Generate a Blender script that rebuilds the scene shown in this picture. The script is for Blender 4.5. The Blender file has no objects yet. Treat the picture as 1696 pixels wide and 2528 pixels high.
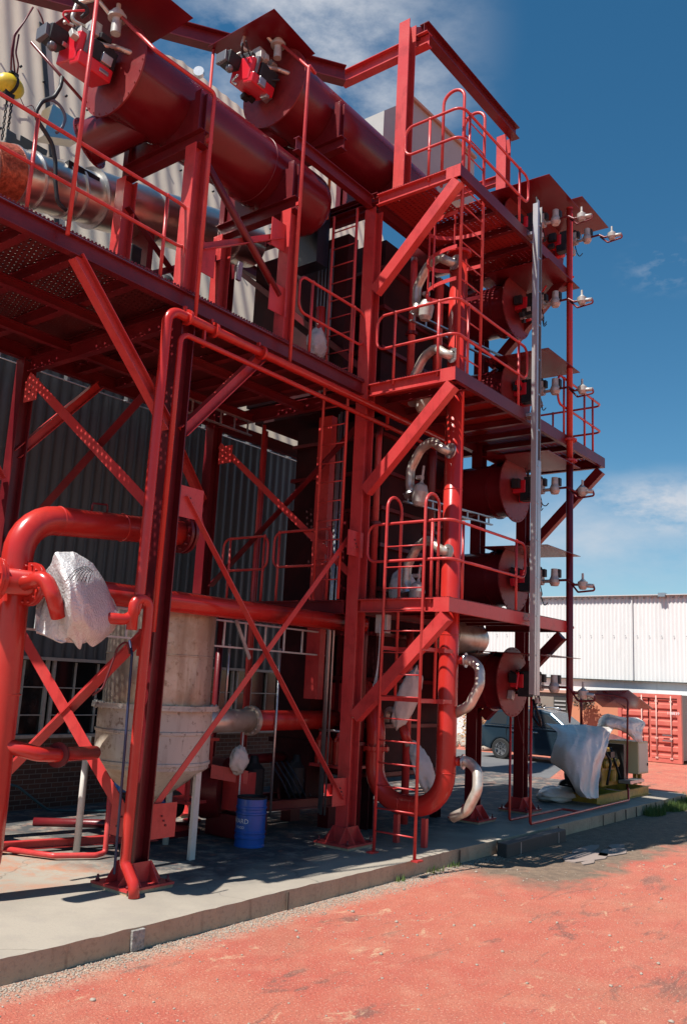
import bpy, bmesh, math, random
from mathutils import Vector, Matrix
from mathutils import noise as mnoise
random.seed(7)
SC = bpy.context.scene
COL = SC.collection
# ---------------------------------------------------------------- camera
YAW, PITCH, ROLL, FPX = 0.66043656, 0.19190554, 0.05064003, 2132.668
CAM = Vector((-6.4, -7.4, 2.2))
fwd = Vector((math.cos(YAW)*math.cos(PITCH), math.sin(YAW)*math.cos(PITCH), math.sin(PITCH)))
rgt = Vector((math.sin(YAW), -math.cos(YAW), 0))
upv = rgt.cross(fwd)
r2 = rgt*math.cos(ROLL) + upv*math.sin(ROLL)
u2 = -rgt*math.sin(ROLL) + upv*math.cos(ROLL)
cam_d = bpy.data.cameras.new('camera')
cam = bpy.data.objects.new('camera', cam_d); COL.objects.link(cam)
M = Matrix((r2, u2, -fwd)).transposed().to_4x4(); M.translation = CAM
cam.matrix_world = M
cam_d.sensor_fit = 'VERTICAL'; cam_d.sensor_height = 36.0; cam_d.lens = 36.0*FPX/2528.0
cam_d.clip_start = 0.05; cam_d.clip_end = 3000
SC.camera = cam

def ray(px, py):
    return fwd + r2*((px-848)/FPX) - u2*((py-1264)/FPX)
def P(px, py, ax, val):
    """point where the sight line of a photograph pixel meets the real plane ax = val"""
    i = 'xyz'.index(ax); d = ray(px, py)
    return CAM + d*((val-CAM[i])/d[i])
def dirv(px, py):
    return ray(px, py).normalized()

# ---------------------------------------------------------------- light
SUN = Vector((-0.58, 0.12, 1.0)).normalized()
el = math.asin(SUN.z); az = math.atan2(SUN.x, SUN.y)
sd = bpy.data.lights.new('sun', 'SUN'); sd.energy = 5.0; sd.angle = math.radians(0.5); sd.color = (1.0, 0.95, 0.88)
so = bpy.data.objects.new('sun', sd); COL.objects.link(so)
so.rotation_euler = SUN.to_track_quat('Z', 'Y').to_euler(); so.location = (0, 0, 40)

W = bpy.data.worlds.new('World'); SC.world = W; W.use_nodes = True
nt = W.node_tree; N = nt.nodes; L = nt.links
for n in list(N): N.remove(n)
out = N.new('ShaderNodeOutputWorld'); bg = N.new('ShaderNodeBackground'); bg.inputs['Strength'].default_value = 0.05
sky = N.new('ShaderNodeTexSky'); sky.sky_type = 'NISHITA'; sky.sun_disc = False
sky.sun_elevation = el; sky.sun_rotation = az; sky.air_density = 1.0; sky.dust_density = 0.12; sky.ozone_density = 2.2
hs = N.new('ShaderNodeHueSaturation'); hs.inputs['Saturation'].default_value = 1.30; hs.inputs['Value'].default_value = 1.5; hs.inputs['Hue'].default_value = 0.488
L.new(sky.outputs[0], hs.inputs['Color'])
tc = N.new('ShaderNodeTexCoord')
def cloud_mask(centre, radius, stretch, scale, lo, hi, seed):
    """a bank of cloud: noise, faded with the angle from one direction in the sky"""
    c = centre
    dp = N.new('ShaderNodeVectorMath'); dp.operation = 'SUBTRACT'
    L.new(tc.outputs['Generated'], dp.inputs[0]); dp.inputs[1].default_value = c
    sc_ = N.new('ShaderNodeVectorMath'); sc_.operation = 'MULTIPLY'; L.new(dp.outputs[0], sc_.inputs[0]); sc_.inputs[1].default_value = stretch
    ln = N.new('ShaderNodeVectorMath'); ln.operation = 'LENGTH'; L.new(sc_.outputs[0], ln.inputs[0])
    mr = N.new('ShaderNodeMapRange'); mr.interpolation_type = 'SMOOTHSTEP'
    mr.inputs['From Min'].default_value = radius; mr.inputs['From Max'].default_value = 0.0
    mr.inputs['To Min'].default_value = 0.0; mr.inputs['To Max'].default_value = 1.0; L.new(ln.outputs['Value'], mr.inputs['Value'])
    no = N.new('ShaderNodeTexNoise'); no.noise_dimensions = '4D'; no.inputs['W'].default_value = seed
    no.inputs['Scale'].default_value = scale; no.inputs['Detail'].default_value = 9; no.inputs['Roughness'].default_value = 0.62
    mp = N.new('ShaderNodeMapping'); mp.inputs['Scale'].default_value = (1, 1, 2.2); L.new(tc.outputs['Generated'], mp.inputs['Vector']); L.new(mp.outputs[0], no.inputs['Vector'])
    n2 = N.new('ShaderNodeMapRange'); n2.inputs['From Min'].default_value = lo; n2.inputs['From Max'].default_value = hi; L.new(no.outputs['Fac'], n2.inputs['Value'])
    mu = N.new('ShaderNodeMath'); mu.operation = 'MULTIPLY'; L.new(mr.outputs[0], mu.inputs[0]); L.new(n2.outputs[0], mu.inputs[1])
    return mu.outputs[0]
masks = [cloud_mask(dirv(770, 90), 0.22, (1, 1, 1.4), 6.0, 0.40, 0.60, 1.3),
         cloud_mask(dirv(960, 200), 0.14, (1, 1, 1.3), 7.0, 0.40, 0.70, 4.0),
         cloud_mask(dirv(1640, 1255), 0.17, (1, 1, 3.2), 9.0, 0.40, 0.56, 7.7),
         cloud_mask(dirv(1500, 1330), 0.30, (1, 1, 3.4), 5.0, 0.36, 0.80, 2.2),
         cloud_mask(dirv(1640, 660), 0.06, (1, 1, 1.6), 14.0, 0.46, 0.85, 3.1)]
acc = masks[0]
for m_ in masks[1:]:
    mx = N.new('ShaderNodeMath'); mx.operation = 'MAXIMUM'; L.new(acc, mx.inputs[0]); L.new(m_, mx.inputs[1]); acc = mx.outputs[0]
k = N.new('ShaderNodeMath'); k.operation = 'MULTIPLY'; k.inputs[1].default_value = 0.92; L.new(acc, k.inputs[0])
mixc = N.new('ShaderNodeMix'); mixc.data_type = 'RGBA'; mixc.inputs[7].default_value = (9.6, 9.9, 10.6, 1)
L.new(k.outputs[0], mixc.inputs[0]); L.new(hs.outputs[0], mixc.inputs[6])
L.new(mixc.outputs[2], bg.inputs['Color']); L.new(bg.outputs[0], out.inputs['Surface'])
SC.view_settings.view_transform = 'Standard'; SC.view_settings.look = 'None'
SC.cycles.diffuse_bounces = 1; SC.cycles.glossy_bounces = 3
SC.view_settings.exposure = 0.5; SC.view_settings.gamma = 1.0

# ---------------------------------------------------------------- materials
MATS = {}
def mat(name, col, rough=0.5, metal=0.0, noise=None, bump=None, spec=0.5, alpha_holes=None, streak=None, island=0.0, trans=None):
    """noise=(scale, amount, col2, lo, hi); streak = same but stretched in z; alpha_holes=(pitch, radius)"""
    if name in MATS: return MATS[name]
    m = bpy.data.materials.new(name); m.use_nodes = True
    nt = m.node_tree; N = nt.nodes; L = nt.links
    b = N['Principled BSDF']; b.inputs['Roughness'].default_value = rough; b.inputs['Metallic'].default_value = metal
    b.inputs['Specular IOR Level'].default_value = spec
    co = N.new('ShaderNodeTexCoord'); geo = N.new('ShaderNodeNewGeometry')
    src = geo.outputs['Position']
    cur = None
    rgb = N.new('ShaderNodeRGB'); rgb.outputs[0].default_value = (*col, 1); cur = rgb.outputs[0]
    def layer(cur, spec_, stretch):
        sc_, amt, c2, lo, hi = spec_
        mp = N.new('ShaderNodeMapping'); mp.inputs['Scale'].default_value = stretch; L.new(src, mp.inputs['Vector'])
        no = N.new('ShaderNodeTexNoise'); no.inputs['Scale'].default_value = sc_; no.inputs['Detail'].default_value = 8; no.inputs['Roughness'].default_value = 0.65
        L.new(mp.outputs[0], no.inputs['Vector'])
        mr = N.new('ShaderNodeMapRange'); mr.inputs['From Min'].default_value = lo; mr.inputs['From Max'].default_value = hi; mr.inputs['To Max'].default_value = amt
        L.new(no.outputs['Fac'], mr.inputs['Value'])
        mx = N.new('ShaderNodeMix'); mx.data_type = 'RGBA'; L.new(mr.outputs[0], mx.inputs[0]); L.new(cur, mx.inputs[6]); mx.inputs[7].default_value = (*c2, 1)
        return mx.outputs[2]
    if noise:
        for n_ in (noise if isinstance(noise, list) else [noise]): cur = layer(cur, n_, (1, 1, 1))
    if streak:
        for n_ in (streak if isinstance(streak, list) else [streak]): cur = layer(cur, n_, (1, 1, 0.12))
    L.new(cur, b.inputs['Base Color'])
    if bump:
        sc_, st = bump
        no = N.new('ShaderNodeTexNoise'); no.inputs['Scale'].default_value = sc_; no.inputs['Detail'].default_value = 6; L.new(src, no.inputs['Vector'])
        bp = N.new('ShaderNodeBump'); bp.inputs['Strength'].default_value = st; bp.inputs['Distance'].default_value = 0.02
        L.new(no.outputs['Fac'], bp.inputs['Height']); L.new(bp.outputs[0], b.inputs['Normal'])
    if trans:
        b.inputs['Transmission Weight'].default_value = trans
    if alpha_holes:
        pitch, rad = alpha_holes
        mp = N.new('ShaderNodeMapping'); mp.inputs['Scale'].default_value = (1/pitch, 1/pitch*0.7, 0); L.new(src, mp.inputs['Vector'])
        sx = N.new('ShaderNodeSeparateXYZ'); L.new(mp.outputs[0], sx.inputs[0])
        fl = N.new('ShaderNodeMath'); fl.operation = 'FLOOR'; L.new(sx.outputs['Y'], fl.inputs[0])
        of = N.new('ShaderNodeMath'); of.operation = 'MULTIPLY_ADD'; of.inputs[1].default_value = 0.5; L.new(fl.outputs[0], of.inputs[0]); L.new(sx.outputs['X'], of.inputs[2])
        fx = N.new('ShaderNodeMath'); fx.operation = 'FRACT'; L.new(of.outputs[0], fx.inputs[0])
        fy = N.new('ShaderNodeMath'); fy.operation = 'FRACT'; L.new(sx.outputs['Y'], fy.inputs[0])
        def sq(o):
            a = N.new('ShaderNodeMath'); a.operation = 'SUBTRACT'; a.inputs[1].default_value = 0.5; L.new(o, a.inputs[0])
            p = N.new('ShaderNodeMath'); p.operation = 'MULTIPLY'; L.new(a.outputs[0], p.inputs[0]); L.new(a.outputs[0], p.inputs[1]); return p.outputs[0]
        ad = N.new('ShaderNodeMath'); ad.operation = 'ADD'; L.new(sq(fx.outputs[0]), ad.inputs[0]); L.new(sq(fy.outputs[0]), ad.inputs[1])
        lt = N.new('ShaderNodeMath'); lt.operation = 'GREATER_THAN'; lt.inputs[1].default_value = rad*rad; L.new(ad.outputs[0], lt.inputs[0])
        L.new(lt.outputs[0], b.inputs['Alpha'])
    MATS[name] = m
    return m

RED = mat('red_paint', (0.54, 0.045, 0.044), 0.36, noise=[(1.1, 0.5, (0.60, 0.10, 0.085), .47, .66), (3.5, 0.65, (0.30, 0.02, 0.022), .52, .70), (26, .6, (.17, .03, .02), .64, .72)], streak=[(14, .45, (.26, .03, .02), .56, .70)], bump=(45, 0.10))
RED2 = mat('dark_red_painted_shade', (0.125, 0.006, 0.011), 0.36, noise=[(1.6, 0.4, (0.26, 0.03, 0.03), .45, .7), (8, .5, (.09, .008, .010), .5, .7), (26, .5, (.10, .03, .02), .62, .72)], streak=[(14, .4, (.08, .01, .01), .56, .70)], bump=(40, 0.10))  # darker red for small parts and steel whose shade is painted in
REDP = mat('pipe_red_gloss', (0.48, 0.024, 0.018), 0.26, streak=[(9, .4, (.25, .02, .015), .54, .70)], noise=[(2.0, .35, (.56, .07, .05), .45, .7), (30, .3, (.42, .03, .02), .55, .8)], bump=(90, 0.03))
VESS = mat('vessel_red_gloss', (0.135, 0.006, 0.012), 0.25, streak=[(6, .5, (.12, .01, .012), .52, .70)], noise=[(1.5, .45, (.26, .03, .035), .45, .75), (6, .25, (.10, .006, .009), .45, .7)], bump=(7, 0.10))
FACE = mat('face_plate_red', (0.20, 0.012, 0.014), 0.46, noise=[(3, .5, (.30, .06, .05), .45, .7), (9, .5, (.09, .01, .01), .5, .7)], bump=(30, .1))
GRATE = mat('perforated_red_plate', (0.34, 0.022, 0.020), 0.5, noise=(1.6, 0.3, (0.42, 0.05, 0.04), .45, .7), alpha_holes=(0.060, 0.27))
GRATE2 = mat('fine_perforated_plate', (0.10, 0.010, 0.011), 0.5, noise=(1.6, 0.3, (0.16, 0.02, 0.02), .45, .7), alpha_holes=(0.060, 0.22))
DARKM = mat('dark_machine_paint', (0.018, 0.019, 0.022), 0.5, spec=.3, noise=(8, .5, (.045, .045, .05), .4, .7))
BLACK = mat('black_rubber', (0.012, 0.012, 0.013), 0.5)
BRIGHT = mat('burner_red', (0.62, 0.015, 0.03), 0.3)
GALV = mat('galvanised_steel', (0.55, 0.56, 0.57), 0.35, metal=0.85, noise=(18, .5, (.36, .37, .38), .4, .7), bump=(40, .04))
SILV = mat('polished_cladding', (0.80, 0.73, 0.63), 0.30, metal=1.0, noise=(4, .3, (.55, .5, .44), .45, .75), bump=(3.5, 0.35))
TRAYW = mat('pale_tray_metal', (0.52, 0.53, 0.52), 0.35, metal=0.6, noise=(5, .4, (.38, .39, .39), .4, .7))
STEELP = mat('bare_steel_pipe', (0.64, 0.59, 0.51), 0.36, metal=0.55, noise=[(5, .7, (.30, .20, .12), .47, .70), (40, .3, (.75, .73, .7), .5, .8)], bump=(30, .06))
WHITEC = mat('chalky_white_insulation', (0.72, 0.69, 0.66), 0.75, noise=[(6, .5, (.5, .46, .42), .5, .75), (25, .6, (.12, .1, .1), .68, .72)], bump=(18, .3))
VALVE = mat('cast_valve_grey', (0.50, 0.49, 0.45), 0.45, metal=0.25, noise=(14, .6, (.28, .26, .23), .45, .7))
CREAMV = mat('stained_cream_vessel', (0.58, 0.53, 0.46), 0.45, noise=[(1.0, .7, (.34, .25, .17), .48, .58), (11, .8, (.16, .09, .05), .57, .66)], streak=[(3, .6, (.30, .22, .15), .50, .66), (16, .5, (.14, .09, .06), .60, .70)], bump=(20, .12))
TANM = mat('tan_stained_metal', (0.56, 0.48, 0.39), 0.36, metal=.45, noise=[(1.0, .7, (.36, .26, .17), .46, .58), (12, .7, (.20, .12, .07), .56, .68)], streak=[(4, .7, (.26, .17, .11), .48, .64)], bump=(24, .12))
WHITEP = mat('white_rusted_post', (0.66, 0.63, 0.58), 0.5, noise=(14, .5, (.4, .3, .22), .55, .75))
PLAST = mat('clear_plastic_wrap', (0.90, 0.89, 0.88), 0.20, noise=(3.0, .3, (.66, .62, .58), .4, .7), bump=(38, 1.0), spec=1.0, trans=.35)
SHEETW = mat('white_tarpaulin', (0.76, 0.70, 0.63), 0.36, noise=[(2.4, .45, (.45, .43, .41), .45, .7), (9, .5, (.38, .34, .3), .58, .72)], bump=(8, .7))
YEL = mat('yellow_engine_paint', (0.50, 0.30, 0.04), 0.42, noise=(9, .7, (.20, .11, .03), .45, .7))
YELC = mat('cream_cabinet_paint', (0.62, 0.52, 0.28), 0.45, noise=(5, .3, (.5, .4, .2), .45, .7))
BLUE = mat('blue_drum_paint', (0.012, 0.10, 0.42), 0.28, noise=(10, .4, (.02, .07, .25), .5, .7))
BLUEP = mat('blue_pump_paint', (0.01, 0.12, 0.42), 0.35, noise=(10, .6, (.02, .05, .12), .45, .7))
WHITE = mat('white_lettering', (0.8, 0.8, 0.8), 0.5)
HOIST = mat('yellow_hoist_paint', (0.72, 0.55, 0.03), 0.4, noise=(20, .4, (.3, .25, .02), .5, .7))
GLASSD = mat('dirty_dark_glass', (0.010, 0.012, 0.013), 0.12, noise=(3, .4, (.03, .035, .04), .5, .7), spec=0.6)
FRAMEW = mat('weathered_window_frame', (0.42, 0.40, 0.36), 0.6, noise=(12, .5, (.2, .17, .14), .45, .7))
CREAMW = mat('cream_cladding', (0.66, 0.58, 0.46), 0.55, noise=(1.2, .3, (.58, .50, .39), .4, .7), streak=(3, .35, (.42, .35, .27), .5, .75))
GREYW = mat('grey_blue_cladding', (0.060, 0.076, 0.080), 0.5, noise=(1.5, .4, (.045, .055, .06), .4, .7), streak=(4, .4, (.11, .12, .12), .55, .75))
WHTW = mat('white_shed_cladding', (0.74, 0.73, 0.71), 0.6, streak=[(.9, .5, (.56, .56, .55), .5, .7), (3, .5, (.48, .45, .41), .58, .75)])
CONT = mat('container_red_paint', (0.56, 0.13, 0.10), 0.5, noise=(4, .5, (.66, .22, .15), .45, .7))
CONTS = mat('container_grey_side', (0.20, 0.19, 0.18), 0.6, noise=(4, .4, (.28, .22, .18), .5, .7))
ORW = mat('orange_render', (0.60, 0.24, 0.13), 0.7, noise=(2, .5, (.5, .2, .12), .4, .7))
CAR = mat('dark_teal_car_paint', (0.03, 0.055, 0.08), 0.2, metal=0.5)
CARG = mat('car_glass', (0.03, 0.035, 0.04), 0.05, spec=0.9)
CHROME = mat('silver_metal', (0.7, 0.71, 0.73), 0.2, metal=1.0)
TYRE = mat('tyre_rubber', (0.02, 0.02, 0.02), 0.8)
LAMP = mat('red_lamp_glass', (0.45, 0.02, 0.02), 0.15)
ORG = mat('orange_strap', (0.75, 0.16, 0.03), 0.5)
COPPER = mat('copper_insulation', (0.55, 0.14, 0.07), 0.35, metal=0.4, noise=(14, .8, (.2, .04, .02), .4, .6), bump=(30, .6))
GREYB = mat('grey_roof_sheet', (0.42, 0.41, 0.39), 0.5, noise=(3, .4, (.33, .32, .3), .4, .7))
CASING = mat('shade_dark_casing', (0.030, 0.006, 0.008), 0.6, spec=.2, noise=(2, .6, (.09, .014, .016), .45, .7))  # near-black red; shade inside the tower is put into this colour
LEAF = mat('dry_leaves', (0.20, 0.17, 0.06), 0.7, noise=(3, .8, (.42, .14, .08), .4, .6))
GRASS = mat('green_grass', (0.06, 0.12, 0.02), 0.7, noise=(9, .6, (.12, .15, .03), .4, .6))
ROCK = mat('pale_rock', (0.38, 0.32, 0.26), 0.8, noise=(5, .6, (.2, .16, .13), .4, .7), bump=(8, .6))
WIREW = mat('white_cable', (0.7, 0.66, 0.62), 0.5)
WIREB = mat('dark_red_cable', (0.12, 0.015, 0.02), 0.5)
ZINC = mat('bright_zinc', (.60, .61, .61), .45, metal=.3, noise=(14, .5, (.42, .42, .42), .45, .7))
RUBBERK = mat('dark_timber_kerb', (0.035, 0.04, 0.042), 0.6, noise=(6, .5, (.08, .08, .08), .5, .7))

def brick_mat():
    m = bpy.data.materials.new('dark_brick'); m.use_nodes = True; N = m.node_tree.nodes; L = m.node_tree.links; b = N['Principled BSDF']
    geo = N.new('ShaderNodeNewGeometry'); sx = N.new('ShaderNodeSeparateXYZ'); L.new(geo.outputs['Position'], sx.inputs[0])
    cx = N.new('ShaderNodeCombineXYZ'); L.new(sx.outputs['X'], cx.inputs['X']); L.new(sx.outputs['Z'], cx.inputs['Y'])
    br = N.new('ShaderNodeTexBrick'); br.inputs['Scale'].default_value = 1.0; br.inputs['Brick Width'].default_value = 0.21; br.inputs['Row Height'].default_value = 0.075
    br.inputs['Mortar Size'].default_value = 0.007; br.inputs['Color1'].default_value = (.13, .055, .035, 1); br.inputs['Color2'].default_value = (.07, .035, .028, 1); br.inputs['Mortar'].default_value = (.16, .14, .12, 1)
    L.new(cx.outputs[0], br.inputs['Vector']); L.new(br.outputs[0], b.inputs['Base Color']); b.inputs['Roughness'].default_value = 0.85
    return m
BRICK = brick_mat()

def ground_mat():
    m = bpy.data.materials.new('red_painted_ground'); m.use_nodes = True; N = m.node_tree.nodes; L = m.node_tree.links; b = N['Principled BSDF']
    geo = N.new('ShaderNodeNewGeometry'); pos = geo.outputs['Position']
    def noise(sc, det=8, ro=.6, st=(1, 1, 1), dist=0.0):
        mp = N.new('ShaderNodeMapping'); mp.inputs['Scale'].default_value = st; L.new(pos, mp.inputs[0])
        n = N.new('ShaderNodeTexNoise'); n.inputs['Scale'].default_value = sc; n.inputs['Detail'].default_value = det; n.inputs['Roughness'].default_value = ro; n.inputs['Distortion'].default_value = dist
        L.new(mp.outputs[0], n.inputs['Vector']); return n.outputs['Fac']
    def mr(o, a, b_, c=0., d=1., smooth=False):
        n = N.new('ShaderNodeMapRange'); n.inputs[1].default_value = a; n.inputs[2].default_value = b_; n.inputs[3].default_value = c; n.inputs[4].default_value = d
        if smooth: n.interpolation_type = 'SMOOTHSTEP'
        L.new(o, n.inputs[0]); return n.outputs[0]
    def mix(f, a, b_):
        n = N.new('ShaderNodeMix'); n.data_type = 'RGBA'; L.new(f, n.inputs[0])
        for i, v in ((6, a), (7, b_)):
            if isinstance(v, tuple): n.inputs[i].default_value = (*v, 1)
            else: L.new(v, n.inputs[i])
        return n.outputs[2]
    def mth(op, a, b_):
        n = N.new('ShaderNodeMath'); n.operation = op; n.use_clamp = True
        for i, v in ((0, a), (1, b_)):
            if isinstance(v, (int, float)): n.inputs[i].default_value = v
            else: L.new(v, n.inputs[i])
        return n.outputs[0]
    sx = N.new('ShaderNodeSeparateXYZ'); L.new(pos, sx.inputs[0])
    base = mix(mr(noise(.9), .38, .66), (.50, .122, .084), (.52, .17, .108))
    base = mix(mr(noise(2.6, 9, .7, (1, 1.6, 1)), .52, .72, 0, .65), base, (.44, .12, .09))       # darker worn areas
    base = mix(mr(noise(1.1, 10, .75, (.7, 2.2, 1), .6), .57, .63, 0, .8), base, (.20, .10, .08))  # dark streaks
    base = mix(mth('MULTIPLY', mr(noise(2.4, 9, .72, (1.0, 1.9, 1), .5), .60, .66, 0, .9), mr(noise(30, 5, .7), .36, .52)), base, (.62, .40, .25))
    base = mix(mr(noise(14, 8, .75), .54, .72, 0, .5), base, (.36, .09, .06))
    base = mix(mr(noise(.45, 9, .7, (1, 1, 1), .8), .50, .66, 0, .55), base, (.40, .17, .11))
    base = mix(mr(noise(6, 4, .6, (.18, 1.4, 1), .4), .60, .70, 0, .35), base, (.30, .12, .08))
    base = mix(mr(noise(3.5, 9, .75), .50, .70, 0, .35), base, (.66, .33, .22))   # bare pale patches
    base = mix(mr(noise(46, 3, .6), .58, .66, 0, .65), base, (.70, .42, .30))                      # pale grit
    base = mix(mr(noise(60, 3, .6), .60, .68, 0, .6), base, (.18, .06, .05))                       # dark grit
    # gravel and dust along the kerb
    nk = noise(5, 8, .7)
    kd = mth('MULTIPLY_ADD', nk, .55)
    sumy = N.new('ShaderNodeMath'); sumy.operation = 'MULTIPLY_ADD'; L.new(nk, sumy.inputs[0]); sumy.inputs[1].default_value = .5; L.new(sx.outputs['Y'], sumy.inputs[2])
    near = mth('MULTIPLY', mr(sumy.outputs[0], -1.32, -1.02, 0, 1), mr(sx.outputs['X'], 15.2, 15.8, 1, 0))
    grit = mix(mr(noise(42, 4, .7), .42, .58), (.30, .15, .10), (.56, .46, .35))
    base = mix(mth('MULTIPLY', near, .85), base, grit)
    # bare dirt by the slab's far half, widened to paint in the tower's shadow
    nd = noise(1.6, 8, .65)
    yy = N.new('ShaderNodeMath'); yy.operation = 'MULTIPLY_ADD'; L.new(nd, yy.inputs[0]); yy.inputs[1].default_value = 1.6; L.new(sx.outputs['Y'], yy.inputs[2])
    dy = mr(yy.outputs[0], -2.15, -1.85, 0, 1)
    xx = N.new('ShaderNodeMath'); xx.operation = 'MULTIPLY_ADD'; L.new(nd, xx.inputs[0]); xx.inputs[1].default_value = 2.5; L.new(sx.outputs['X'], xx.inputs[2])
    dx = mr(xx.outputs[0], 5.0, 6.0, 0, 1)
    dx2 = mr(xx.outputs[0], 17.2, 15.6, 0, 1)
    dirt_shade = mix(mr(noise(6, 8, .75), .38, .65), (.16, .115, .085), (.27, .19, .13))
    dirt_shade = mix(mr(noise(50, 4, .7), .6, .7, 0, .7), dirt_shade, (.45, .38, .3))
    base = mix(mth('MULTIPLY', mth('MULTIPLY', dy, dx), dx2), base, dirt_shade)
    L.new(base, b.inputs['Base Color']); b.inputs['Roughness'].default_value = .8; b.inputs['Specular IOR Level'].default_value = .3
    nb = noise(48, 5, .7); bp = N.new('ShaderNodeBump'); bp.inputs['Strength'].default_value = .8; bp.inputs['Distance'].default_value = .03
    ad = mth('ADD', nb, mth('MULTIPLY', noise(4, 6, .6), 1.0)); L.new(nb, bp.inputs['Height']); L.new(bp.outputs[0], b.inputs['Normal'])
    return m
GROUND = ground_mat()
def slab_mat():
    m = bpy.data.materials.new('concrete_slab_top'); m.use_nodes = True; N = m.node_tree.nodes; L = m.node_tree.links; b = N['Principled BSDF']
    geo = N.new('ShaderNodeNewGeometry'); pos = geo.outputs['Position']; sx = N.new('ShaderNodeSeparateXYZ'); L.new(pos, sx.inputs[0])
    def noise(sc, det=8, ro=.62, dist=0.0):
        n = N.new('ShaderNodeTexNoise'); n.inputs['Scale'].default_value = sc; n.inputs['Detail'].default_value = det; n.inputs['Roughness'].default_value = ro; n.inputs['Distortion'].default_value = dist
        L.new(pos, n.inputs['Vector']); return n.outputs['Fac']
    def mr(o, a, b_, c=0., d=1.):
        n = N.new('ShaderNodeMapRange'); n.inputs[1].default_value = a; n.inputs[2].default_value = b_; n.inputs[3].default_value = c; n.inputs[4].default_value = d; L.new(o, n.inputs[0]); return n.outputs[0]
    def mul(a, b_):
        n = N.new('ShaderNodeMath'); n.operation = 'MULTIPLY'; L.new(a, n.inputs[0]); L.new(b_, n.inputs[1]); return n.outputs[0]
    def edge(axis, k, lo, hi):          # a wandering edge: coordinate plus noise
        n = N.new('ShaderNodeMath'); n.operation = 'MULTIPLY_ADD'; L.new(big, n.inputs[0]); n.inputs[1].default_value = k; L.new(sx.outputs[axis], n.inputs[2]); return mr(n.outputs[0], lo, hi)
    def mix(f, a, b_):
        n = N.new('ShaderNodeMix'); n.data_type = 'RGBA'; L.new(f, n.inputs[0])
        for i, v in ((6, a), (7, b_)):
            if isinstance(v, tuple): n.inputs[i].default_value = (*v, 1)
            else: L.new(v, n.inputs[i])
        return n.outputs[2]
    big = noise(1.4, 8, .7)
    c = mix(mr(noise(.8), .42, .66), (.37, .325, .265), (.29, .255, .21))
    c = mix(mr(noise(3.2), .52, .72, 0, .5), c, (.33, .29, .25))
    c = mix(mr(noise(40, 5, .7), .52, .68, 0, .4), c, (.26, .24, .22))
    c = mix(mul(mr(noise(1.6, 8, .7, .4), .46, .58, 0, .85), edge('Y', 1.2, .9, 1.5)), c, (.44, .20, .12))       # red dust, further in
    oil_shade = mul(mul(edge('Y', 1.6, .1, .9), edge('X', 1.6, .6, 1.5)), mr(noise(2.6, 9, .75), .34, .52))
    c = mix(oil_shade, c, (.075, .078, .080))                                                                            # oil round the drum; the shade under the machines painted in with it
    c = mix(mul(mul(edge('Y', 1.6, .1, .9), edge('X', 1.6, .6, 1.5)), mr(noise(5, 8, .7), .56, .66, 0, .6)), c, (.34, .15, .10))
    c = mix(mr(noise(.55, 3, .4, 1.2), .497, .503, 0, 0.0), c, (.1, .1, .1))
    v = N.new('ShaderNodeTexVoronoi'); v.feature = 'DISTANCE_TO_EDGE'; v.inputs['Scale'].default_value = .35
    mp = N.new('ShaderNodeVectorMath'); mp.operation = 'MULTIPLY_ADD'; nn = N.new('ShaderNodeTexNoise'); nn.inputs['Scale'].default_value = 3; L.new(pos, nn.inputs['Vector'])
    L.new(nn.outputs['Color'], mp.inputs[0]); mp.inputs[1].default_value = (.35, .35, 0); L.new(pos, mp.inputs[2]); L.new(mp.outputs[0], v.inputs['Vector'])
    c = mix(mr(v.outputs['Distance'], .0035, .0, 0, .55), c, (.10, .085, .07))                                   # hairline cracks
    L.new(c, b.inputs['Base Color']); b.inputs['Roughness'].default_value = .75; b.inputs['Specular IOR Level'].default_value = .3
    bp = N.new('ShaderNodeBump'); bp.inputs['Strength'].default_value = .18; bp.inputs['Distance'].default_value = .02; L.new(noise(30), bp.inputs['Height']); L.new(bp.outputs[0], b.inputs['Normal'])
    return m
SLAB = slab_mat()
KERBM = mat('stained_concrete_edge', (0.48, 0.35, 0.24), 0.85, noise=[(1.2, .6, (.36, .25, .17), .48, .62), (30, .5, (.24, .17, .12), .52, .68)], streak=[(9, .55, (.16, .095, .06), .57, .72)], bump=(35, .35), spec=.3)
ASPH = mat('grey_asphalt', (0.12, 0.12, 0.125), 0.9, noise=[(.5, .5, (.19, .185, .18), .4, .65), (60, .4, (.2, .2, .2), .5, .7)], bump=(60, .3), spec=.3)
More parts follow.
